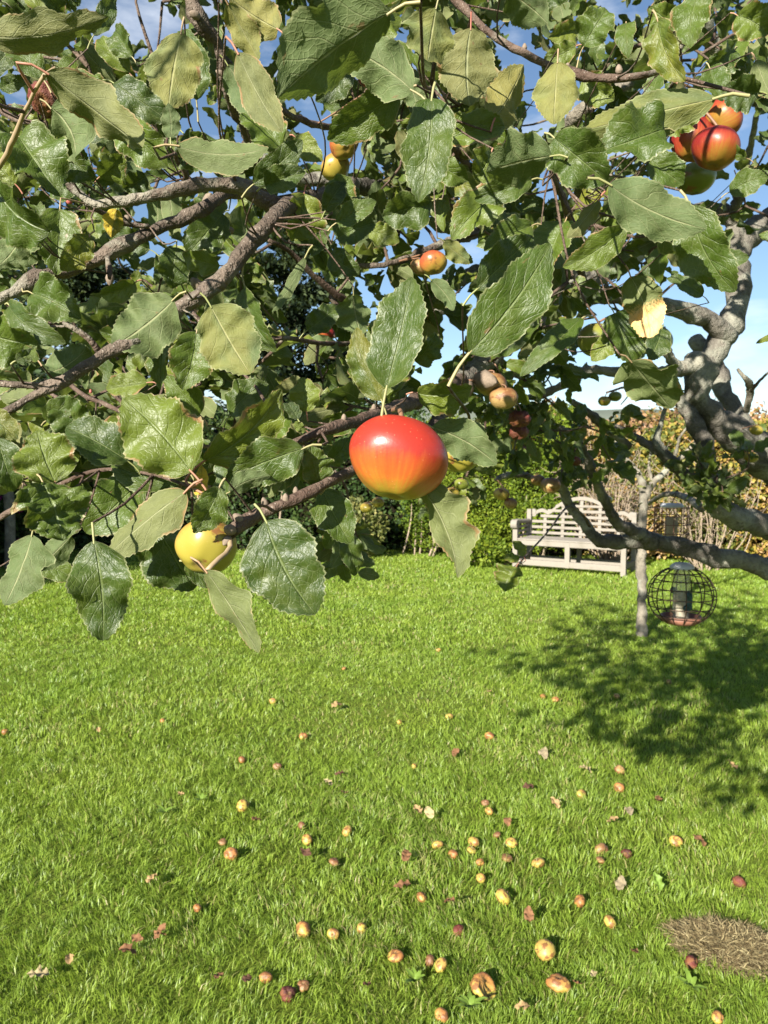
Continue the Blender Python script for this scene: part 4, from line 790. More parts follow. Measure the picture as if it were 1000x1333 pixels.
for (x, y, d, r, m, lb) in [(668, 577, 2.2, 10, M_ap_yellow, 'small yellow apple, upper of a pair over the green hedge'), (681, 589, 2.2, 10, M_ap_blush, 'small golden apple, lower of a pair over the green hedge'),
                            (653, 643, 2.7, 10, M_ap_fallo, 'small orange apple, upper of two beside the bench arm'), (665, 655, 2.7, 8.5, M_ap_brown, 'small brown apple, lower of two beside the bench arm'),
                            (700, 625, 2.85, 9, M_ap_brown, 'small dull brown apple on the twig above the bench'), (717, 632, 2.8, 13, M_ap_brown, 'larger russet apple hanging above the bench back'),
                            (477, 661, 2.2, 8, M_ap_yellow, 'small yellow apple under the big red one, left of a touching pair'), (492, 654, 2.2, 8, M_ap_yellow, 'small yellow apple tucked close beneath the big red one'),
                            (589, 642, 2.0, 9, M_ap_yellow, 'small yellow apple, lower of a shaded pair before the hedge'), (601, 630, 2.0, 9, M_ap_green, 'small green apple, upper of a shaded pair before the hedge'),
                            (656, 741, 1.6, 8, M_ap_brown, 'small brown apple at the tip of the drooping twig'), (658, 752, 1.6, 7, M_ap_green, 'tiny olive apple under the brown one on the drooping twig'),
                            (787, 522, 2.4, 8, M_ap_yellow, 'small bright yellow apple against the pale sky by the limb'), (801, 516, 2.4, 8, M_ap_green, 'small green apple next to a yellow one against the sky'),
                            (789, 651, 2.9, 8, M_ap_yellow, 'small pale yellow apple hanging in front of the bench crest'), (748, 600, 2.6, 8, M_ap_rot, 'small dark dried apple on twigs over the autumn hedge'),
                            (650, 455, 1.8, 12, M_ap_green, 'small green apple below the diagonal limb'), (985, 560, 2.5, 8, M_ap_yellow, 'small yellow apple in the dark leaves beside the thick limb'), (978, 595, 2.5, 9, M_ap_yellow, 'ochre apple hanging in the dark leaves under the thick limb')]:
    hang(x, y, d, r, m, lb, group=GR, res=.55)
o = hang(63, 130, .70, 25, M_ap_rot, 'dark red shrivelled rotten apple hanging against the sky', up=(.2, .3, 1), wr=.10, h=.8)
finish_twigs()

# ------------------------------------------------------------------ fallen apples and leaves on the lawn
FA = [(316, 1048, 17, 'y'), (452, 1081, 14, 'y'), (400, 1092, 15, 'o'), (393, 1074, 11, 'b'), (301, 1110, 18, 'o'), (435, 1121, 12, 'b'), (395, 1208, 21, 'o'), (434, 1215, 15, 'y'), (471, 1207, 14, 'y'), (346, 1271, 15, 'o'), (375, 1292, 18, 'r'), (395, 1282, 14, 'b'),
      (515, 1243, 18, 'o'), (574, 1255, 18, 'y'), (560, 1249, 14, 'b'), (630, 1282, 32, 'h'), (575, 1320, 18, 'o'), (727, 1278, 26, 'c'), (710, 1234, 28, 'y'), (655, 1166, 20, 'y'), (794, 1199, 17, 'y'), (755, 1172, 15, 'o'), (597, 1210, 15, 'r'), (549, 1167, 14, 'o'), (626, 1142, 13, 'o'),
      (701, 1122, 16, 'y'), (783, 1104, 16, 'p'), (782, 1119, 10, 'b'), (816, 1110, 12, 'r'), (880, 1094, 15, 'y'), (570, 1099, 13, 'y'), (590, 1111, 13, 'o'), (617, 1095, 15, 'y'), (614, 1106, 11, 'y'), (666, 1096, 14, 'y'), (660, 1116, 13, 'b'), (647, 1086, 10, 'b'), (625, 1122, 10, 'o'),
      (757, 1033, 12, 'y'), (806, 1024, 14, 'o'), (807, 1001, 12, 'b'), (637, 957, 11, 'o'), (585, 932, 9, 'y'), (707, 906, 8, 'o'), (723, 910, 9, 'o'), (803, 906, 8, 'y'), (871, 888, 8, 'o'), (355, 912, 9, 'y'), (395, 958, 10, 'o'), (315, 988, 10, 'o'), (361, 997, 10, 'b'), (637, 1055, 11, 'y'),
      (900, 1251, 18, 'R'), (962, 1147, 16, 'R'), (934, 1323, 16, 'o'), (7, 952, 9, 'o'), (539, 997, 8, 'y'), (212, 938, 8, 'o'), (571, 846, 6, 'y'), (448, 870, 5, 'o'), (257, 1182, 9, 'o'), (290, 1096, 8, 'b'), (520, 940, 6, 'y'), (632, 1045, 8, 'b')]
FM = {'y': M_ap_fall, 'o': M_ap_fallo, 'b': M_ap_brown, 'r': M_ap_rot, 'h': M_ap_fallo, 'c': M_ap_fallo, 'p': M_ap_brown, 'R': M_ap_rot}
FL = {'y': 'sound yellow windfall apple lying in the short grass', 'o': 'orange windfall apple with brown bruises lying in the grass', 'b': 'brown decaying windfall apple sunk in the grass', 'r': 'nearly black rotten windfall apple in the grass'}
UNIQ = {(630, 1282): 'hollowed out orange windfall apple with its side eaten away', (727, 1278): 'wrinkled orange brown windfall apple, beside the largest yellow brown one', (710, 1234): 'largest yellow brown windfall apple lying on the lawn', (783, 1104): 'pinkish brown windfall apple touching a smaller brown one',
        (900, 1251): 'dark red rotten windfall at the edge of the bare patch', (962, 1147): 'dark red brown windfall in the grass behind the bare patch', (316, 1048): 'lone clean yellow windfall apple with bare lawn all around', (395, 1208): 'red flushed windfall apple beside two small yellow ones'}
KIND = {'y': 'yellow apple', 'o': 'orange apple', 'b': 'brown apple', 'r': 'black apple', 'h': 'hollow apple', 'c': 'wrinkled apple', 'p': 'pinkish apple', 'R': 'dark red apple'}
def an(w): return ('an ' if w[0] in 'aeiou' else 'a ')+w
def near_note(i, x, y):
    g = G(x, y); best = min(((G(a, b)-g).length, KIND[t]) for j, (a, b, w, t) in enumerate(FA) if j != i)
    n = sum((G(a, b)-g).length < .30 for (a, b, w, t) in FA)-1
    if best[0] < .07: return 'touching %s' % an(best[1])
    if best[0] < .18: return 'close to %s%s' % (an(best[1]), ' in a cluster' if n > 3 else '')
    if best[0] < .40: return 'some way from %s' % an(best[1])
    return 'with no other near it'
for i, (x, y, w, t) in enumerate(FA):
    g = G(x, y+w*.35); d = (g-CAM).dot(FWD); R = w/1000*d/2*1.06; R = min(.042, max(.017, R))
    rq = random.Random(i); up = Vector((rq.uniform(-1, 1), rq.uniform(-1, .4), rq.uniform(-.4, 1)))
    size_word = 'small' if w/1000*d < .046 else 'larger'; lb = UNIQ.get((x, y)) or '%s %s, %s' % (size_word, FL[t].split(' lying')[0].split(' sunk')[0].split(' in the')[0], near_note(i, x, y)); wr = {'y': .03, 'o': .06, 'b': .11, 'r': .15, 'h': .07, 'c': .10, 'p': .10, 'R': .10}[t]
    if t == 'h': up = Vector((.2, -.2, 1))
    ap = apple('windfall_apple', Vector((g.x, g.y, R*.52)), R, FM[t], up, lb, 'windfall apples on the lawn', i+100, .84, .3 if t in 'yo' else 0, False, wr, (0.15, -.55, .8) if t == 'h' else None, .62 if w > 13 else .42)
    if t == 'h':
        me = MB().lathe([(0, .30*R), (.3*R, .26*R), (.55*R, .30*R), (.6*R, .36*R)], n=16)
FLV = [(201, 1149, 17, 't'), (535, 1162, 18, 'b'), (690, 1213, 18, 'b'), (580, 1187, 14, 'b'), (805, 1171, 18, 'g'), (917, 1113, 16, 'b'), (525, 1132, 16, 'b'), (563, 1075, 15, 'p'), (540, 1057, 13, 't'), (770, 1016, 14, 'p'), (695, 1032, 13, 'd'), (816, 1061, 14, 'g'), (856, 1052, 13, 'b'), (595, 982, 14, 'b'), (707, 982, 16, 'g'),
       (775, 1278, 12, 'p'), (831, 1254, 12, 'b'), (727, 1062, 14, 't'), (155, 1249, 18, 'b'), (172, 1230, 14, 'b'), (202, 1236, 18, 'b'), (217, 1230, 12, 'b'), (91, 1269, 15, 't'), (65, 1282, 22, 'p'), (315, 1290, 12, 'd'), (290, 1280, 14, 'b'), (445, 924, 14, 't'), (327, 1075, 12, 'b'), (472, 1295, 10, 'd'), (405, 1124, 14, 'd'),
       (450, 1015, 11, 'd'), (447, 1040, 12, 't'), (432, 1032, 12, 'p'), (660, 1074, 12, 'b'), (790, 1082, 13, 't'), (690, 1325, 16, 't'), (745, 1290, 12, 'b'), (860, 1165, 18, 'G'), (640, 905, 8, 't'), (130, 960, 7, 't'), (240, 1043, 8, 't'), (960, 1010, 14, 't')]
def dl(name, c): 
    return simple_leaf(name, [(0, tuple(q*.8 for q in c)), (1, c)], .1, .75, c)
LM = {'t': flat('tan_leaf', (0.33, .22, .10), .8, .2, .6, 60), 'b': flat('brown_leaf', (0.19, .095, .045), .8, .2, .6, 60), 'p': flat('pale_leaf', (0.36, .29, .15), .8, .2, .5, 60), 'g': flat('grey_leaf', (0.22, .18, .11), .8, .2, .5, 60), 'd': flat('dark_leaf', (0.10, .05, .03), .8, .2, .6, 60), 'G': flat('plantain_leaf', (0.12, .19, .025), .6, .3, .3, 60)}
LL = {'t': 'curled tan dead leaf lying on the lawn', 'b': 'crumpled brown dead leaf lying on the lawn', 'p': 'pale straw coloured dead leaf on the lawn', 'g': 'dull fawn dead leaf on the lawn', 'd': 'blackened dead leaf lying in the grass', 'G': 'broad fresh green weed leaf standing in the lawn'}
for i, (x, y, w, t) in enumerate(FLV):
    g = G(x, y); d = (g-CAM).dot(FWD); L = min(.085, max(.03, w/1000*d*1.3)); rq = random.Random(i+50); th = rq.uniform(0, 2*PI)
    V, F, UV, _ = leaf_arrays(L, L*.62, rq.uniform(-1.2, 1.4), rq.uniform(.2, .8), .3, rq.uniform(-.8, .8), 0, 14, 6, i, .03, .35)
    o = obj('fallen_leaf', np_mesh('fallen_leaf', V, F, True, UV), None, LM[t]); o.location = (g.x, g.y, .034); o.rotation_euler = (rq.uniform(-.4, .5), rq.uniform(-.4, .4), th)
    if t == 'G': o.rotation_euler = (.9, 0, .3); o.location.z = .015
    lb = LL[t] if t == 'G' else '%s %s, %s' % ('small' if L < .045 else 'larger', LL[t].split(' lying')[0].split(' on the')[0], near_note(-1, x, y)); tag(o, lb, 'leaf', 'dead leaves on the lawn' if t != 'G' else None)

WD = [(612, 1316, 9, 'broad leaved weed rosette in the grass beside the hollow apple'), (540, 1283, 7, 'small weed rosette in the grass near an orange windfall'), (900, 1290, 6, 'small weed rosette just below the bare patch'), (215, 1062, 8, 'pale weed rosette in open lawn left of the windfalls'), (262, 1045, 6, 'tiny weed rosette close to the lone yellow windfall')]
for i, (x, y, n_, lb) in enumerate(WD):
    g = G(x, y); root = empty('lawn_weed', (g.x, g.y, 0), lb, 'weed'); rq = random.Random(i+300)
    for q in range(n_):
        V, F, UV, _ = leaf_arrays(.055*rq.uniform(.6, 1.1), .017, .7, .3, .1, 0, 0, 10, 4, q, 0.0); th = 2*PI*q/n_+rq.uniform(-.2, .2)
        M3 = np.array(Matrix.Rotation(th, 3, 'Z') @ Matrix.Rotation(rq.uniform(.25, .7), 3, 'X'))
        obj('leaf', np_mesh('leaf', V @ M3.T+np.array((g.x, g.y, .012)), F, True, UV), root, LM['G'])

# ------------------------------------------------------------------ bench
def bench():
    fl, fr = G(670, 741), G(810, 750); ax = (fr-fl); Lb = 1.66; mid = (fl+fr)/2; ax = Matrix.Rotation(rad(-5), 3, 'Z') @ ax; ax.normalize(); ax = Vector((ax.x, ax.y, 0)).normalized(); bk = Vector((-ax.y, ax.x, 0))
    root = empty('garden_bench', mid, 'weathered pale wooden garden bench with scrolled arms and arched slatted back', 'bench')
    M = Matrix(((ax.x, bk.x, 0, mid.x), (ax.y, bk.y, 0, mid.y), (0, 0, 1, 0), (0, 0, 0, 1))); h = Lb/2; D = .60
    def part(nm, mb, sm=False, par=None): return mb.build(nm, M_wood, par or root, sm, M)
    for sx in (-1, 1):
        part('front_leg', MB().box((sx*(h-.035), .035, .34), (.07, .07, .68), None, .006))
        part('back_leg', MB().box((sx*(h-.035), D, .43), (.065, .06, .86), None, .006))
        # arm: rail with rolled front
        s = [np.array((sx*(h-.035), -.03, .66)), np.array((sx*(h-.035), .06, .705)), np.array((sx*(h-.035), .30, .69)), np.array((sx*(h-.035), D, .68))]
        arm = part('arm', MB().tube(catmull(s, .05), .034, 10), True)
        mb = MB(); n = 16; rot = Matrix.Rotation(PI/2, 4, 'Y')
        mb.lathe([(0, -.05), (.062, -.05), (.07, -.042), (.07, .042), (.062, .05), (0, .05)], n=18); mb.v = [tuple(rot @ Vector(p)+Vector((sx*(h-.035), -.005, .665))) for p in mb.v]
        part('arm_scroll', mb, False, arm)
        for z in (.48, .55, .615): part('arm_slat', MB().box((sx*(h-.035), (D+.07)/2, z), (.022, D-.1, .036), None, .004))
        part('side_stretcher', MB().box((sx*(h-.035), (D+.07)/2, .13), (.045, D-.08, .07), None, .005))
    part('middle_leg', MB().box((0, .035, .245), (.07, .065, .37), None, .006)); part('middle_leg', MB().box((0, D-.02, .245), (.06, .06, .37), None, .006))
    for y in (.035, D-.02): part('long_stretcher', MB().box((0, y, .105), (Lb-.145, .05, .085), None, .006))
    part('seat_rail', MB().box((0, .03, .395), (Lb-.142, .04, .075), None, .006)); part('seat_rail', MB().box((0, D-.03, .395), (Lb-.142, .04, .075), None, .006))
    for k in range(6): part('seat_slat', MB().box((0, .045+k*.089, .445), (Lb-.144 if k else Lb-.144, .078, .024), None, .006))
    # back: rails, mullions, stepped and arched crest
    yb = lambda z: D+.01+(z-.43)*.10
    for z in (.50, .585, .67): part('back_slat', MB().box((0, yb(z), z), (Lb-.14, .022, .042), None, .004))
    part('back_slat', MB().box((0, yb(.755), .755), (Lb-.40, .022, .042), None, .004))
    part('back_slat', MB().box((0, yb(.84), .84), (Lb-.62, .022, .042), None, .004)); part('back_slat', MB().box((0, yb(.92), .92), (.62, .022, .036), None, .004))
    for x in (-.56, -.28, 0, .28, .56):
        t = .78 if abs(x) > .5 else (.90 if abs(x) > .2 else 1.02); part('back_stile', MB().box((x, yb((.43+t)/2)+.02, (.43+t)/2), (.048, .03, t-.43), Matrix.Rotation(-.10, 3, 'X'), .004))
    def crest(x):
        a = abs(x)
        if a > .70: return .80+.0*a
        if a > .52: return .835+.035*math.cos((a-.61)/.09*PI/2)
        if a > .36: return .835+.075*(1-math.cos((.52-a)/.16*PI))/2+.03*(a < .40)
        return .94+.125*math.cos(a/.36*PI/2)**.8
    xs = [-.775+i*1.55/80 for i in range(81)]; mb = MB(); V = []; F = []
    for x in xs:
        c = crest(x); 
        for (dy, dz) in ((-.018, 0), (.018, 0), (.018, -.055), (-.018, -.055)): V.append((x, yb(c)+dy, c+dz))
    for i in range(80):
        for k in range(4): F.append((i*4+k, i*4+(k+1) % 4, i*4+4+(k+1) % 4, i*4+4+k))
    F += [(0, 1, 2, 3), (323, 322, 321, 320)]; mb.add(V, F); part('back_crest', mb)
    for sx in (-1, 1):
        mb = MB().lathe([(0, -.024), (.045, -.024), (.05, 0), (.045, .024), (0, .024)], n=16); rot = Matrix.Rotation(PI/2, 4, 'X')
        mb.v = [tuple(rot @ Vector(p)+Vector((sx*.745, yb(.82), .815))) for p in mb.v]; part('crest_scroll', mb, False)
bench()

# ------------------------------------------------------------------ bird feeders
def wire(mb, pts, r): mb.tube(pts, r, 5, False)
def round_feeder():
    d = 3.12; c = P(887, 776, d); R = 42.5/1000*d; top = P(888, 722, d)
    root = empty('bird_feeder', c-Vector((0, 0, R*.85)), 'globe shaped wire cage bird feeder with clear seed tube hanging from the low limb', 'bird feeder')
    for k in range(14):
        a = PI*2*k/14; mb = MB(); pts = [c+Vector((R*math.sin(f)*math.cos(a), R*math.sin(f)*math.sin(a), R*.92*math.cos(f))) for f in [.33+i*(2.55-.33)/16 for i in range(17)]]
        wire(mb, pts, .0023); mb.build('cage_wire', M_wire, root, True)
    for f in (.62, .95, 1.25, 1.57, 1.9, 2.2):
        mb = MB(); pts = [c+Vector((R*1.004*math.sin(f)*math.cos(a), R*1.004*math.sin(f)*math.sin(a), R*.92*math.cos(f))) for a in [2*PI*i/40 for i in range(41)]]
        wire(mb, pts, .0022); mb.build('cage_ring', M_wire, root, True)
    zt = R*.92*math.cos(.33); MB().lathe([(0, zt+.022), (.03, zt+.02), (.046, zt+.008), (.048, zt-.004), (0, zt-.004)], c, 24).build('cap', M_cap, root, True)
    zb = R*.92*math.cos(2.55); MB().lathe([(0, zb-.012), (.06, zb-.010), (R*math.sin(2.55)+.004, zb+.004), (R*math.sin(2.55)+.006, zb+.022), (R*math.sin(2.55), zb+.022), (R*math.sin(2.55)-.003, zb+.008), (0, zb+.006)], c, 28).build('seed_tray', M_tray, root, True)
    stb = MB().lathe([(.031, zb+.007), (.033, zb+.02), (.033, zt-.02), (.031, zt-.005)], c, 20); stb = stb.build('seed_tube', M_tube, root, True)
    MB().lathe([(0, zb+.008), (.0295, zb+.009), (.0295, zb+.115), (.012, zb+.122), (0, zb+.126)], c, 18).build('seed_fill', M_seed, root, True)
    for (a, z) in ((-1.0, .01), (2.2, .02), (-1.3, -.045)):
        n = Vector((math.cos(a), math.sin(a), 0)); p = c+n*.034+Vector((0, 0, z)); q = n.to_track_quat('Z', 'Y').to_matrix().to_4x4()
        MB().lathe([(0, -.003), (.014, -.002), (.015, .008), (.008, .009), (.006, .004), (0, .003)], n=12).build('feeding_port', M_teal, stb, True, Matrix.Translation(p) @ q)
    MB().box(c+Vector((.02, -.033, -.02)), (.022, .008, .06), None, .002).build('port_cover', M_teal, stb)
    mb = MB(); hz = c+Vector((0, 0, zt+.02)); wire(mb, catmull([np.array(hz), np.array(hz+Vector((.012, 0, .03))), np.array(P(890, 716, 3.09))], .01), .0022); mb.build('hanger', M_wire, root, True)
round_feeder()
def tube_feeder():
    d = 3.55; c = P(874, 688, d); H = .20; Rr = 21/1000*d
    root = empty('bird_feeder', c-Vector((0, 0, H/2)), 'cylindrical rusty wire bird feeder with flat pale cap behind the low limb', 'bird feeder')
    for k in range(14):
        a = 2*PI*k/14; mb = MB(); wire(mb, [c+Vector((Rr*1.02*math.cos(a), Rr*1.02*math.sin(a), z)) for z in (-H/2, -.05, .05, H/2)], .002); mb.build('cage_wire', M_tray, root, True)
    for z in (-H/2, -.06, -.02, .02, .06, H/2-.004):
        mb = MB(); wire(mb, [c+Vector((Rr*1.05*math.cos(2*PI*i/30), Rr*1.05*math.sin(2*PI*i/30), z)) for i in range(31)], .002); mb.build('cage_ring', M_tray, root, True)
    MB().lathe([(0, H/2+.018), (.045, H/2+.016), (.052, H/2+.006), (.052, H/2-.002), (0, H/2-.002)], c, 22).build('cap', M_cap, root, True)
    MB().lathe([(0, -H/2-.014), (.05, -H/2-.012), (.06, -H/2), (.06, -H/2+.015), (.055, -H/2+.015), (.054, -H/2+.003), (0, -H/2+.002)], c, 22).build('seed_tray', M_tray, root, True)
    MB().lathe([(0, -H/2+.003), (.028, -H/2+.004), (.028, H/2-.05), (0, H/2-.045)], c, 16).build('fat_ball_stack', M_seed, root, True)
    top = c+Vector((0, 0, H/2+.016)); mb = MB(); e = P(874, 646, d); wire(mb, catmull([np.array(top), np.array(top+Vector((.02, 0, .05))), np.array(e)], .02), .0022); mb.build('hanger', M_wire, root, True)
tube_feeder()

# ------------------------------------------------------------------ young tree with pale bark
def young_tree():
    g = G(835, 828); dY = (g-CAM).dot(FWD)
    root = empty('young_tree', g, 'slim pale barked young tree with bare forking branches between bench and feeders', 'tree')
    def br(spec, nm, mat=M_bark_pale): 
        global BR
        keep = len(BR); o = branch(spec, mat, .10, 10, nm, 2, root); del BR[keep:]; return o
    D = dY
    br([(835, 834, D, 17), (836, 815, D, 15), (836, 780, D, 14), (835, 740, D, 14), (836, 700, D, 13), (837, 665, D, 13), (838, 645, D, 13)], 'trunk')
    br([(838, 652, D, 12), (835, 625, D, 10), (822, 605, D, 8), (810, 590, D, 6), (800, 570, D, 4)], 'limb')
    br([(838, 650, D, 12), (850, 630, D, 10), (870, 610, D, 9), (890, 592, D, 7), (905, 575, D, 6), (925, 545, D, 4)], 'limb')
    br([(845, 655, D*.8, 5), (860, 646, D*.6, 6), (874, 643, D*.55, 7.5), (892, 647, D*.5, 9), (915, 662, D*.42, 12)], 'limb')
    br([(870, 610, D, 6), (880, 590, D-.1, 5), (885, 570, D-.2, 4), (898, 552, D-.3, 3)], 'limb')
    br([(838, 690, D, 5), (815, 682, D, 4), (790, 680, D, 3)], 'limb')
    br([(850, 630, D, 5), (845, 605, D, 4), (850, 580, D, 3)], 'limb')
    n = 260; t = RNG.integers(0, 5, n); pts = np.array([np.array(P(x, y, D)) for x, y in ((805, 585), (895, 590), (920, 555), (850, 590), (830, 615))])[t]+RNG.normal(0, .16, (n, 3))
    V, F, _, r = scatter(LEAF6_V, LEAF6_F, pts, unit(n), unit(n)+np.array((0, 0, .6)), RNG.uniform(.025, .04, n), RNG.uniform(.04, .07, n), None, RNG.random(n))
    tag(obj('crown', np_mesh('crown', V, F, True, None, r), root, M_olive), kind='stuff')
young_tree()

# ------------------------------------------------------------------ hedges, shrubs, trees behind
def hedge(name, label, cat, A, B, depth, height, mat, n, size, seed, stem=0, bump=.18, lf=True, openb=0., core=True):
    rg_ = np.random.default_rng(seed); A = np.array(A, float); B = np.array(B, float); ax = B-A; L = np.linalg.norm(ax); ax /= L; bk = np.array((-ax[1], ax[0]))
    root = empty(name, ((A[0]+B[0])/2, (A[1]+B[1])/2, 0), label, cat)
    # surface samples: front, top, ends, with billows
    u = rg_.uniform(0, L, n); k = rg_.random(n); Hh = height*(1+.05*np.sin(u*2.1+seed)+.05*(vnoise(u, u*0+seed, 1.7)-.5))
    z = np.where(k < .72, rg_.uniform(openb, 1, n)*Hh, Hh); v = np.where(k < .72, 0, rg_.uniform(0, depth, n)); v = np.where((k > .9), depth*rg_.random(n), v)
    rnd_edge = .22; zz = z/Hh; v = v+np.where(k < .72, .5*rnd_edge*np.clip(zz-.8, 0, 1)**2*25*rnd_edge, 0)
    bill = (vnoise(u+seed, z*1.3+v, 2.0)-.5)*2*bump+(vnoise(u*2.7+seed, z*3, 2.0)-.5)*bump*1.1
    nrm = np.stack([-bk[0]*np.where(k < .72, 1, .2), -bk[1]*np.where(k < .72, 1, .2), np.where(k < .72, .25, 1)], -1)
    pos = np.stack([A[0]+ax[0]*u+bk[0]*v, A[1]+ax[1]*u+bk[1]*v, z], -1)+nrm*bill[:, None]+rg_.normal(0, .05, (n, 3))-nrm*np.abs(rg_.normal(0, .09, n))[:, None]
    pos[:, 2] = np.maximum(pos[:, 2], .02)
    a = unit(n, rg_)+nrm*.8+np.array((0, 0, .2)); nn = unit(n, rg_)*.9+nrm*.7+np.array((0, 0, .4))
    s = size*rg_.uniform(.6, 1.3, n); r = np.clip(.5+.35*(vnoise(u+9, z, 1.1)-.5)*2+rg_.normal(0, .25, n), 0, 1)
    tv, tf = (LEAF6_V, LEAF6_F) if lf else (SPRIG_V, SPRIG_F)
    V, F, _, rr = scatter(tv, tf, pos, a, nn, s*(.75 if lf else .45), s, None, r)
    tag(obj('foliage', np_mesh('foliage', V, F, True, None, rr), root, mat), kind='stuff')
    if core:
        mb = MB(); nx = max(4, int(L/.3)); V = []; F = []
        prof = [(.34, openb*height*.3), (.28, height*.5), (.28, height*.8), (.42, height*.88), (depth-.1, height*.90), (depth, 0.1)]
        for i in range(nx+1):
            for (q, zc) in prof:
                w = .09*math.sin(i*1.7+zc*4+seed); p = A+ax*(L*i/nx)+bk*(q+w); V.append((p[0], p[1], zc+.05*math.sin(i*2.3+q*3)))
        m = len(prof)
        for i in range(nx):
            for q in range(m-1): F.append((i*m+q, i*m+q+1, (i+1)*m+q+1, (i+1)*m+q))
        mb.add(V, F).build('shade_core', M_core, root, True)  # near-black sheet stands in for the shade deep inside the hedge
    for i in range(stem):
        p = A+ax*rg_.uniform(0, L)+bk*rg_.uniform(.0, .35); q = p+ax*rg_.normal(0, .2)+bk*rg_.uniform(-.15, .2); hz = height*rg_.uniform(.35, .6)
        s = catmull([np.array((p[0], p[1], -.02)), np.array(((p[0]+q[0])/2+rg_.normal(0, .06), (p[1]+q[1])/2, hz*.5)), np.array((q[0], q[1], hz))], .1)
        MB().tube(s, np.linspace(.022, .008, len(s))*rg_.uniform(.6, 1.3), 6).build('stem', M_twigs_pale, root, True)
    return root
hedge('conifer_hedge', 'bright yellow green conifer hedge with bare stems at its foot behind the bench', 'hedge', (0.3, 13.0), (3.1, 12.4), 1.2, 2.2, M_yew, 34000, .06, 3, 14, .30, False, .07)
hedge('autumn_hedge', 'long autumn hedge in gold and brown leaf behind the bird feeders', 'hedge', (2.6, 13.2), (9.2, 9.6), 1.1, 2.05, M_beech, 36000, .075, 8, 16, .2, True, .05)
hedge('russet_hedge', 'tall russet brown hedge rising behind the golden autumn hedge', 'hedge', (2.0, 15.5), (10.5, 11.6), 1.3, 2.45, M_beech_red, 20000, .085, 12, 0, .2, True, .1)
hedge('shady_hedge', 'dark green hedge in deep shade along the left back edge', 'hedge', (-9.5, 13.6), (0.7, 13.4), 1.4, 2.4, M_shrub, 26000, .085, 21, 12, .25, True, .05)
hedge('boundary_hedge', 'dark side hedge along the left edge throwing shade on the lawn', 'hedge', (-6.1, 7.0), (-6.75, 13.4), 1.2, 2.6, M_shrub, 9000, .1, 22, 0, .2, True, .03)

def shrub(name, label, cat, c, r, h, mat, n, size, seed, flowers=0):
    rg_ = np.random.default_rng(seed); root = empty(name, (c[0], c[1], 0), label, cat)
    u = unit(n, rg_); q = rg_.random(n)**.35; pos = np.array((c[0], c[1], h*.5))+u*np.array((r, r, h*.55))*q[:, None]*(1+.25*(vnoise(u[:, 0]*2+seed, u[:, 2]*2, 1.5)-.5)[:, None]); pos[:, 2] = np.maximum(pos[:, 2], .02)
    V, F, _, rr = scatter(LEAF6_V, LEAF6_F, pos, u+unit(n, rg_)*.8, unit(n, rg_)+np.array((0, 0, .7)), size*rg_.uniform(.4, .8, n), size*rg_.uniform(.7, 1.3, n), None, rg_.random(n))
    tag(obj('foliage', np_mesh('foliage', V, F, True, None, rr), root, mat), kind='stuff')
    for i in range(6):
        a = rg_.uniform(0, 2*PI); s = catmull([np.array((c[0]+.05*math.cos(a), c[1]+.05*math.sin(a), -.02)), np.array((c[0]+r*.3*math.cos(a), c[1]+r*.3*math.sin(a), h*.4)), np.array((c[0]+r*.6*math.cos(a), c[1]+r*.6*math.sin(a), h*.8))], .1)
        MB().tube(s, np.linspace(.015, .005, len(s)), 6).build('stem', M_twigs_pale, root, True)
    for i in range(flowers):
        u = unit(1, rg_)[0]; u[1] = -abs(u[1]); p = np.array((c[0], c[1], h*.5))+u*np.array((r, r, h*.5))*1.04; k = 26
        V, F, _, rr = scatter(SPRIG_V, SPRIG_F, np.tile(p, (k, 1)), unit(k, rg_)+u, unit(k, rg_), np.full(k, .05), np.full(k, .07), None, rg_.random(k))
        obj('flower_head', np_mesh('flower_head', V, F, True, None, rr), root, M_petal)
shrub('flowering_shrub', 'low dark shrub with magenta flower heads in the left border', 'shrub', (-5.75, 11.9), .55, 1.0, M_shrub, 2600, .09, 31, 12)
def twig_shrub(name, label, c, h, r, seed, n=46):
    rg_ = np.random.default_rng(seed); root = empty(name, (c[0], c[1], 0), label, 'shrub')
    for i in range(n):
        a = rg_.uniform(0, 2*PI); q = r*math.sqrt(rg_.random()); b = np.array((c[0]+.25*q*math.cos(a), c[1]+.25*q*math.sin(a), -.02)); e = np.array((c[0]+q*math.cos(a)*1.1, c[1]+q*math.sin(a)*.7, h*rg_.uniform(.55, 1.05)))
        mid = (b+e)/2+rg_.normal(0, .20, 3); e = e+rg_.normal(0, .15, 3); s = catmull([b, mid, e], .09); mb = MB().tube(s, np.linspace(.011, .003, len(s)), 5, False)
        for k in range(8):
            p = s[int(len(s)*rg_.uniform(.35, .95))]; d = unit(1, rg_)[0]*.9+np.array((0, -.1, .4)); L = rg_.uniform(.15, .4)
            ss = catmull([p, p+d*L*.5+rg_.normal(0, .03, 3), p+d*L+rg_.normal(0, .05, 3)], .08); mb.tube(ss, np.linspace(.006, .002, len(ss)), 4, False)
        mb.build('stem', M_twigs_pale, root, True)
    m = 900; u = unit(m, rg_); pos = np.array((c[0], c[1], h*.6))+u*np.array((r, r*.8, h*.45))*(rg_.random(m)**.4)[:, None]
    V, F, _, rr = scatter(LEAF6_V, LEAF6_F, pos, u+unit(m, rg_), unit(m, rg_)+np.array((0, 0, .6)), rg_.uniform(.02, .035, m), rg_.uniform(.035, .06, m), None, rg_.random(m))
    tag(obj('foliage', np_mesh('foliage', V, F, True, None, rr), root, M_olive), kind='stuff')
twig_shrub('twiggy_shrub', 'tangled shrub of pale bare twigs behind the bench, in front of the autumn hedge', (3.55, 11.95), 2.0, .8, 61)
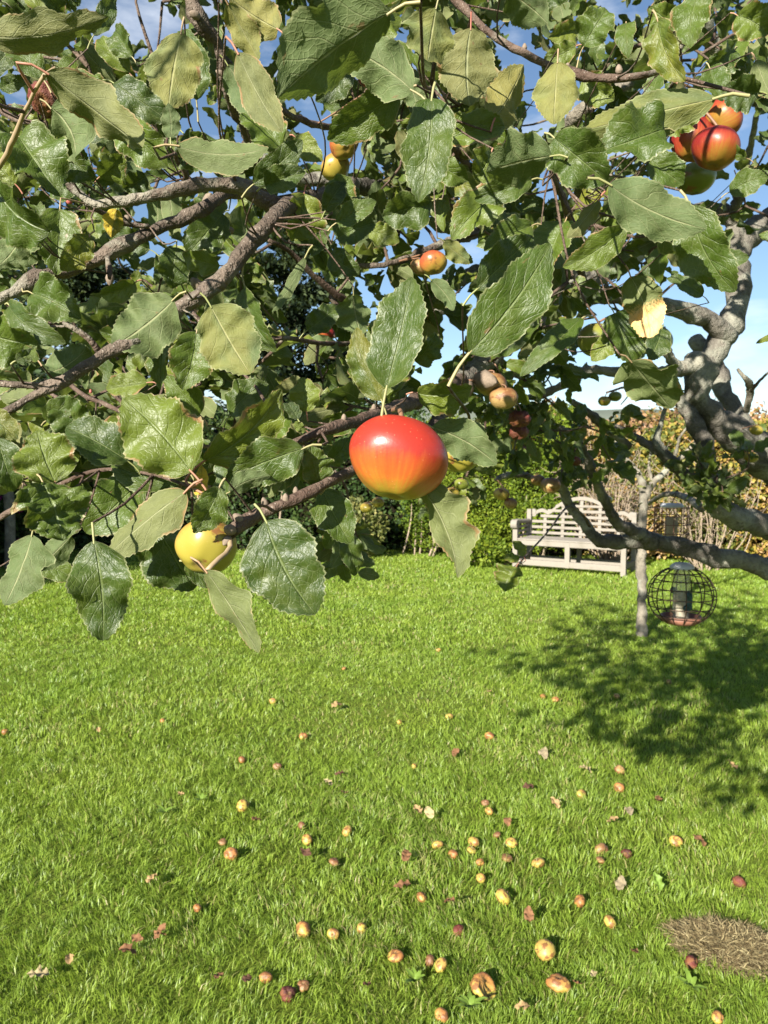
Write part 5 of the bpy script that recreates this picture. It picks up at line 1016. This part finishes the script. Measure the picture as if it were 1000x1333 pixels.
twig_shrub('twiggy_shrub', 'sparser bare twigged shrub behind the tall wire feeder', (4.75, 11.3), 1.75, .7, 62, 30)
shrub('border_shrub', 'olive leaved shrub at the foot of the hedge below the red apple', 'shrub', (-.45, 12.6), .5, .95, M_olive, 2200, .07, 32)
shrub('grass_tuft_shrub', 'fresh green low plant growing at the foot of the conifer hedge', 'shrub', (1.45, 11.75), .5, .45, M_yew, 1500, .07, 33)

def conifer(name, label, c, h, r, seed, n=15000, mat=None, base=.12):
    rg_ = np.random.default_rng(seed); root = empty(name, (c[0], c[1], 0), label, 'tree')
    s = catmull([np.array((c[0], c[1], -.1)), np.array((c[0]+.1, c[1], h*.4)), np.array((c[0]-.1, c[1]+.1, h*.97))], .4); MB().tube(s, np.linspace(.28, .03, len(s)), 10).build('trunk', M_bark_dark, root, True)
    P_, A_ = [], []; nb = int(34+h*3)
    for i in range(nb):
        t = base+(1-base)*(i+rg_.random())/nb; a = rg_.uniform(0, 2*PI); Lb = r*(1-t)**.7*rg_.uniform(.6, 1.15)+.3; z0 = h*t
        e = np.array((c[0]+Lb*math.cos(a), c[1]+Lb*math.sin(a), z0+Lb*rg_.uniform(-.12, .35))); b = np.array((c[0], c[1], z0))
        MB().tube(catmull([b, (b+e)/2+np.array((0, 0, .12*Lb)), e], .4), [.05, .012] if False else .025, 5).build('bough', M_bark_dark, root, True)
        m = int(n/nb*(.4+Lb/r)); q = rg_.random(m)**.6; cl = np.floor(q*7)/7+.05; pos = b+(e-b)*cl[:, None]+rg_.normal(0, 1, (m, 3))*np.array((.26, .26, .13))*(Lb*.32+.18); P_.append(pos); A_.append(np.tile((e-b)/Lb, (m, 1)))
    pos = np.concatenate(P_); ax = np.concatenate(A_); m = len(pos); ax = ax+unit(m, rg_)*.8
    V, F, _, rr = scatter(SPRIG_V, SPRIG_F, pos, ax, unit(m, rg_)+np.array((0, 0, .8)), rg_.uniform(.05, .11, m), rg_.uniform(.14, .3, m), None, rg_.random(m))
    tag(obj('crown', np_mesh('crown', V, F, True, None, rr), root, mat or M_conifer), kind='stuff')
conifer('conifer_tree', 'broad dark conifer behind the shady hedge, tallest of the dark conifers', (-8.2, 21.0), 9.4, 4.8, 41, 42000)
conifer('conifer_tree', 'dark conifer with open crown showing sky, behind the central branches', (-2.9, 23.0), 8.8, 3.9, 42, 30000)
conifer('conifer_tree', 'slimmer dark conifer at the far left beyond the hedge', (-12.8, 22.0), 9.0, 4.0, 43, 24000)
conifer('shade_tree', 'dense evergreen tree beside the left boundary shading the border', (-9.6, 9.4), 5.2, 2.0, 44, 9000, M_shrub, .1)
# grey trunk by the left border
g = Vector((-5.55, 11.3, 0)); gt = empty('bare_trunk_tree', g, 'smooth grey tree trunk standing by the left border flowers', 'tree')
MB().tube(catmull([np.array((g.x, g.y, -.1)), np.array((g.x+.03, g.y, .9)), np.array((g.x-.04, g.y, 2.0)), np.array((g.x+.1, g.y, 3.1))], .15), .075, 12).build('trunk', M_bark_pale, gt, True)
n = 1800; pos = np.array((g.x, g.y, 3.4))+RNG.normal(0, 1, (n, 3))*np.array((.55, .55, .4))
V, F, _, r = scatter(LEAF6_V, LEAF6_F, pos, unit(n), unit(n)+np.array((0, 0, .7)), RNG.uniform(.04, .07, n), RNG.uniform(.07, .11, n), None, RNG.random(n))
tag(obj('crown', np_mesh('crown', V, F, True, None, r), gt, M_shrub), kind='stuff')
print('leaves', NLEAF[0])
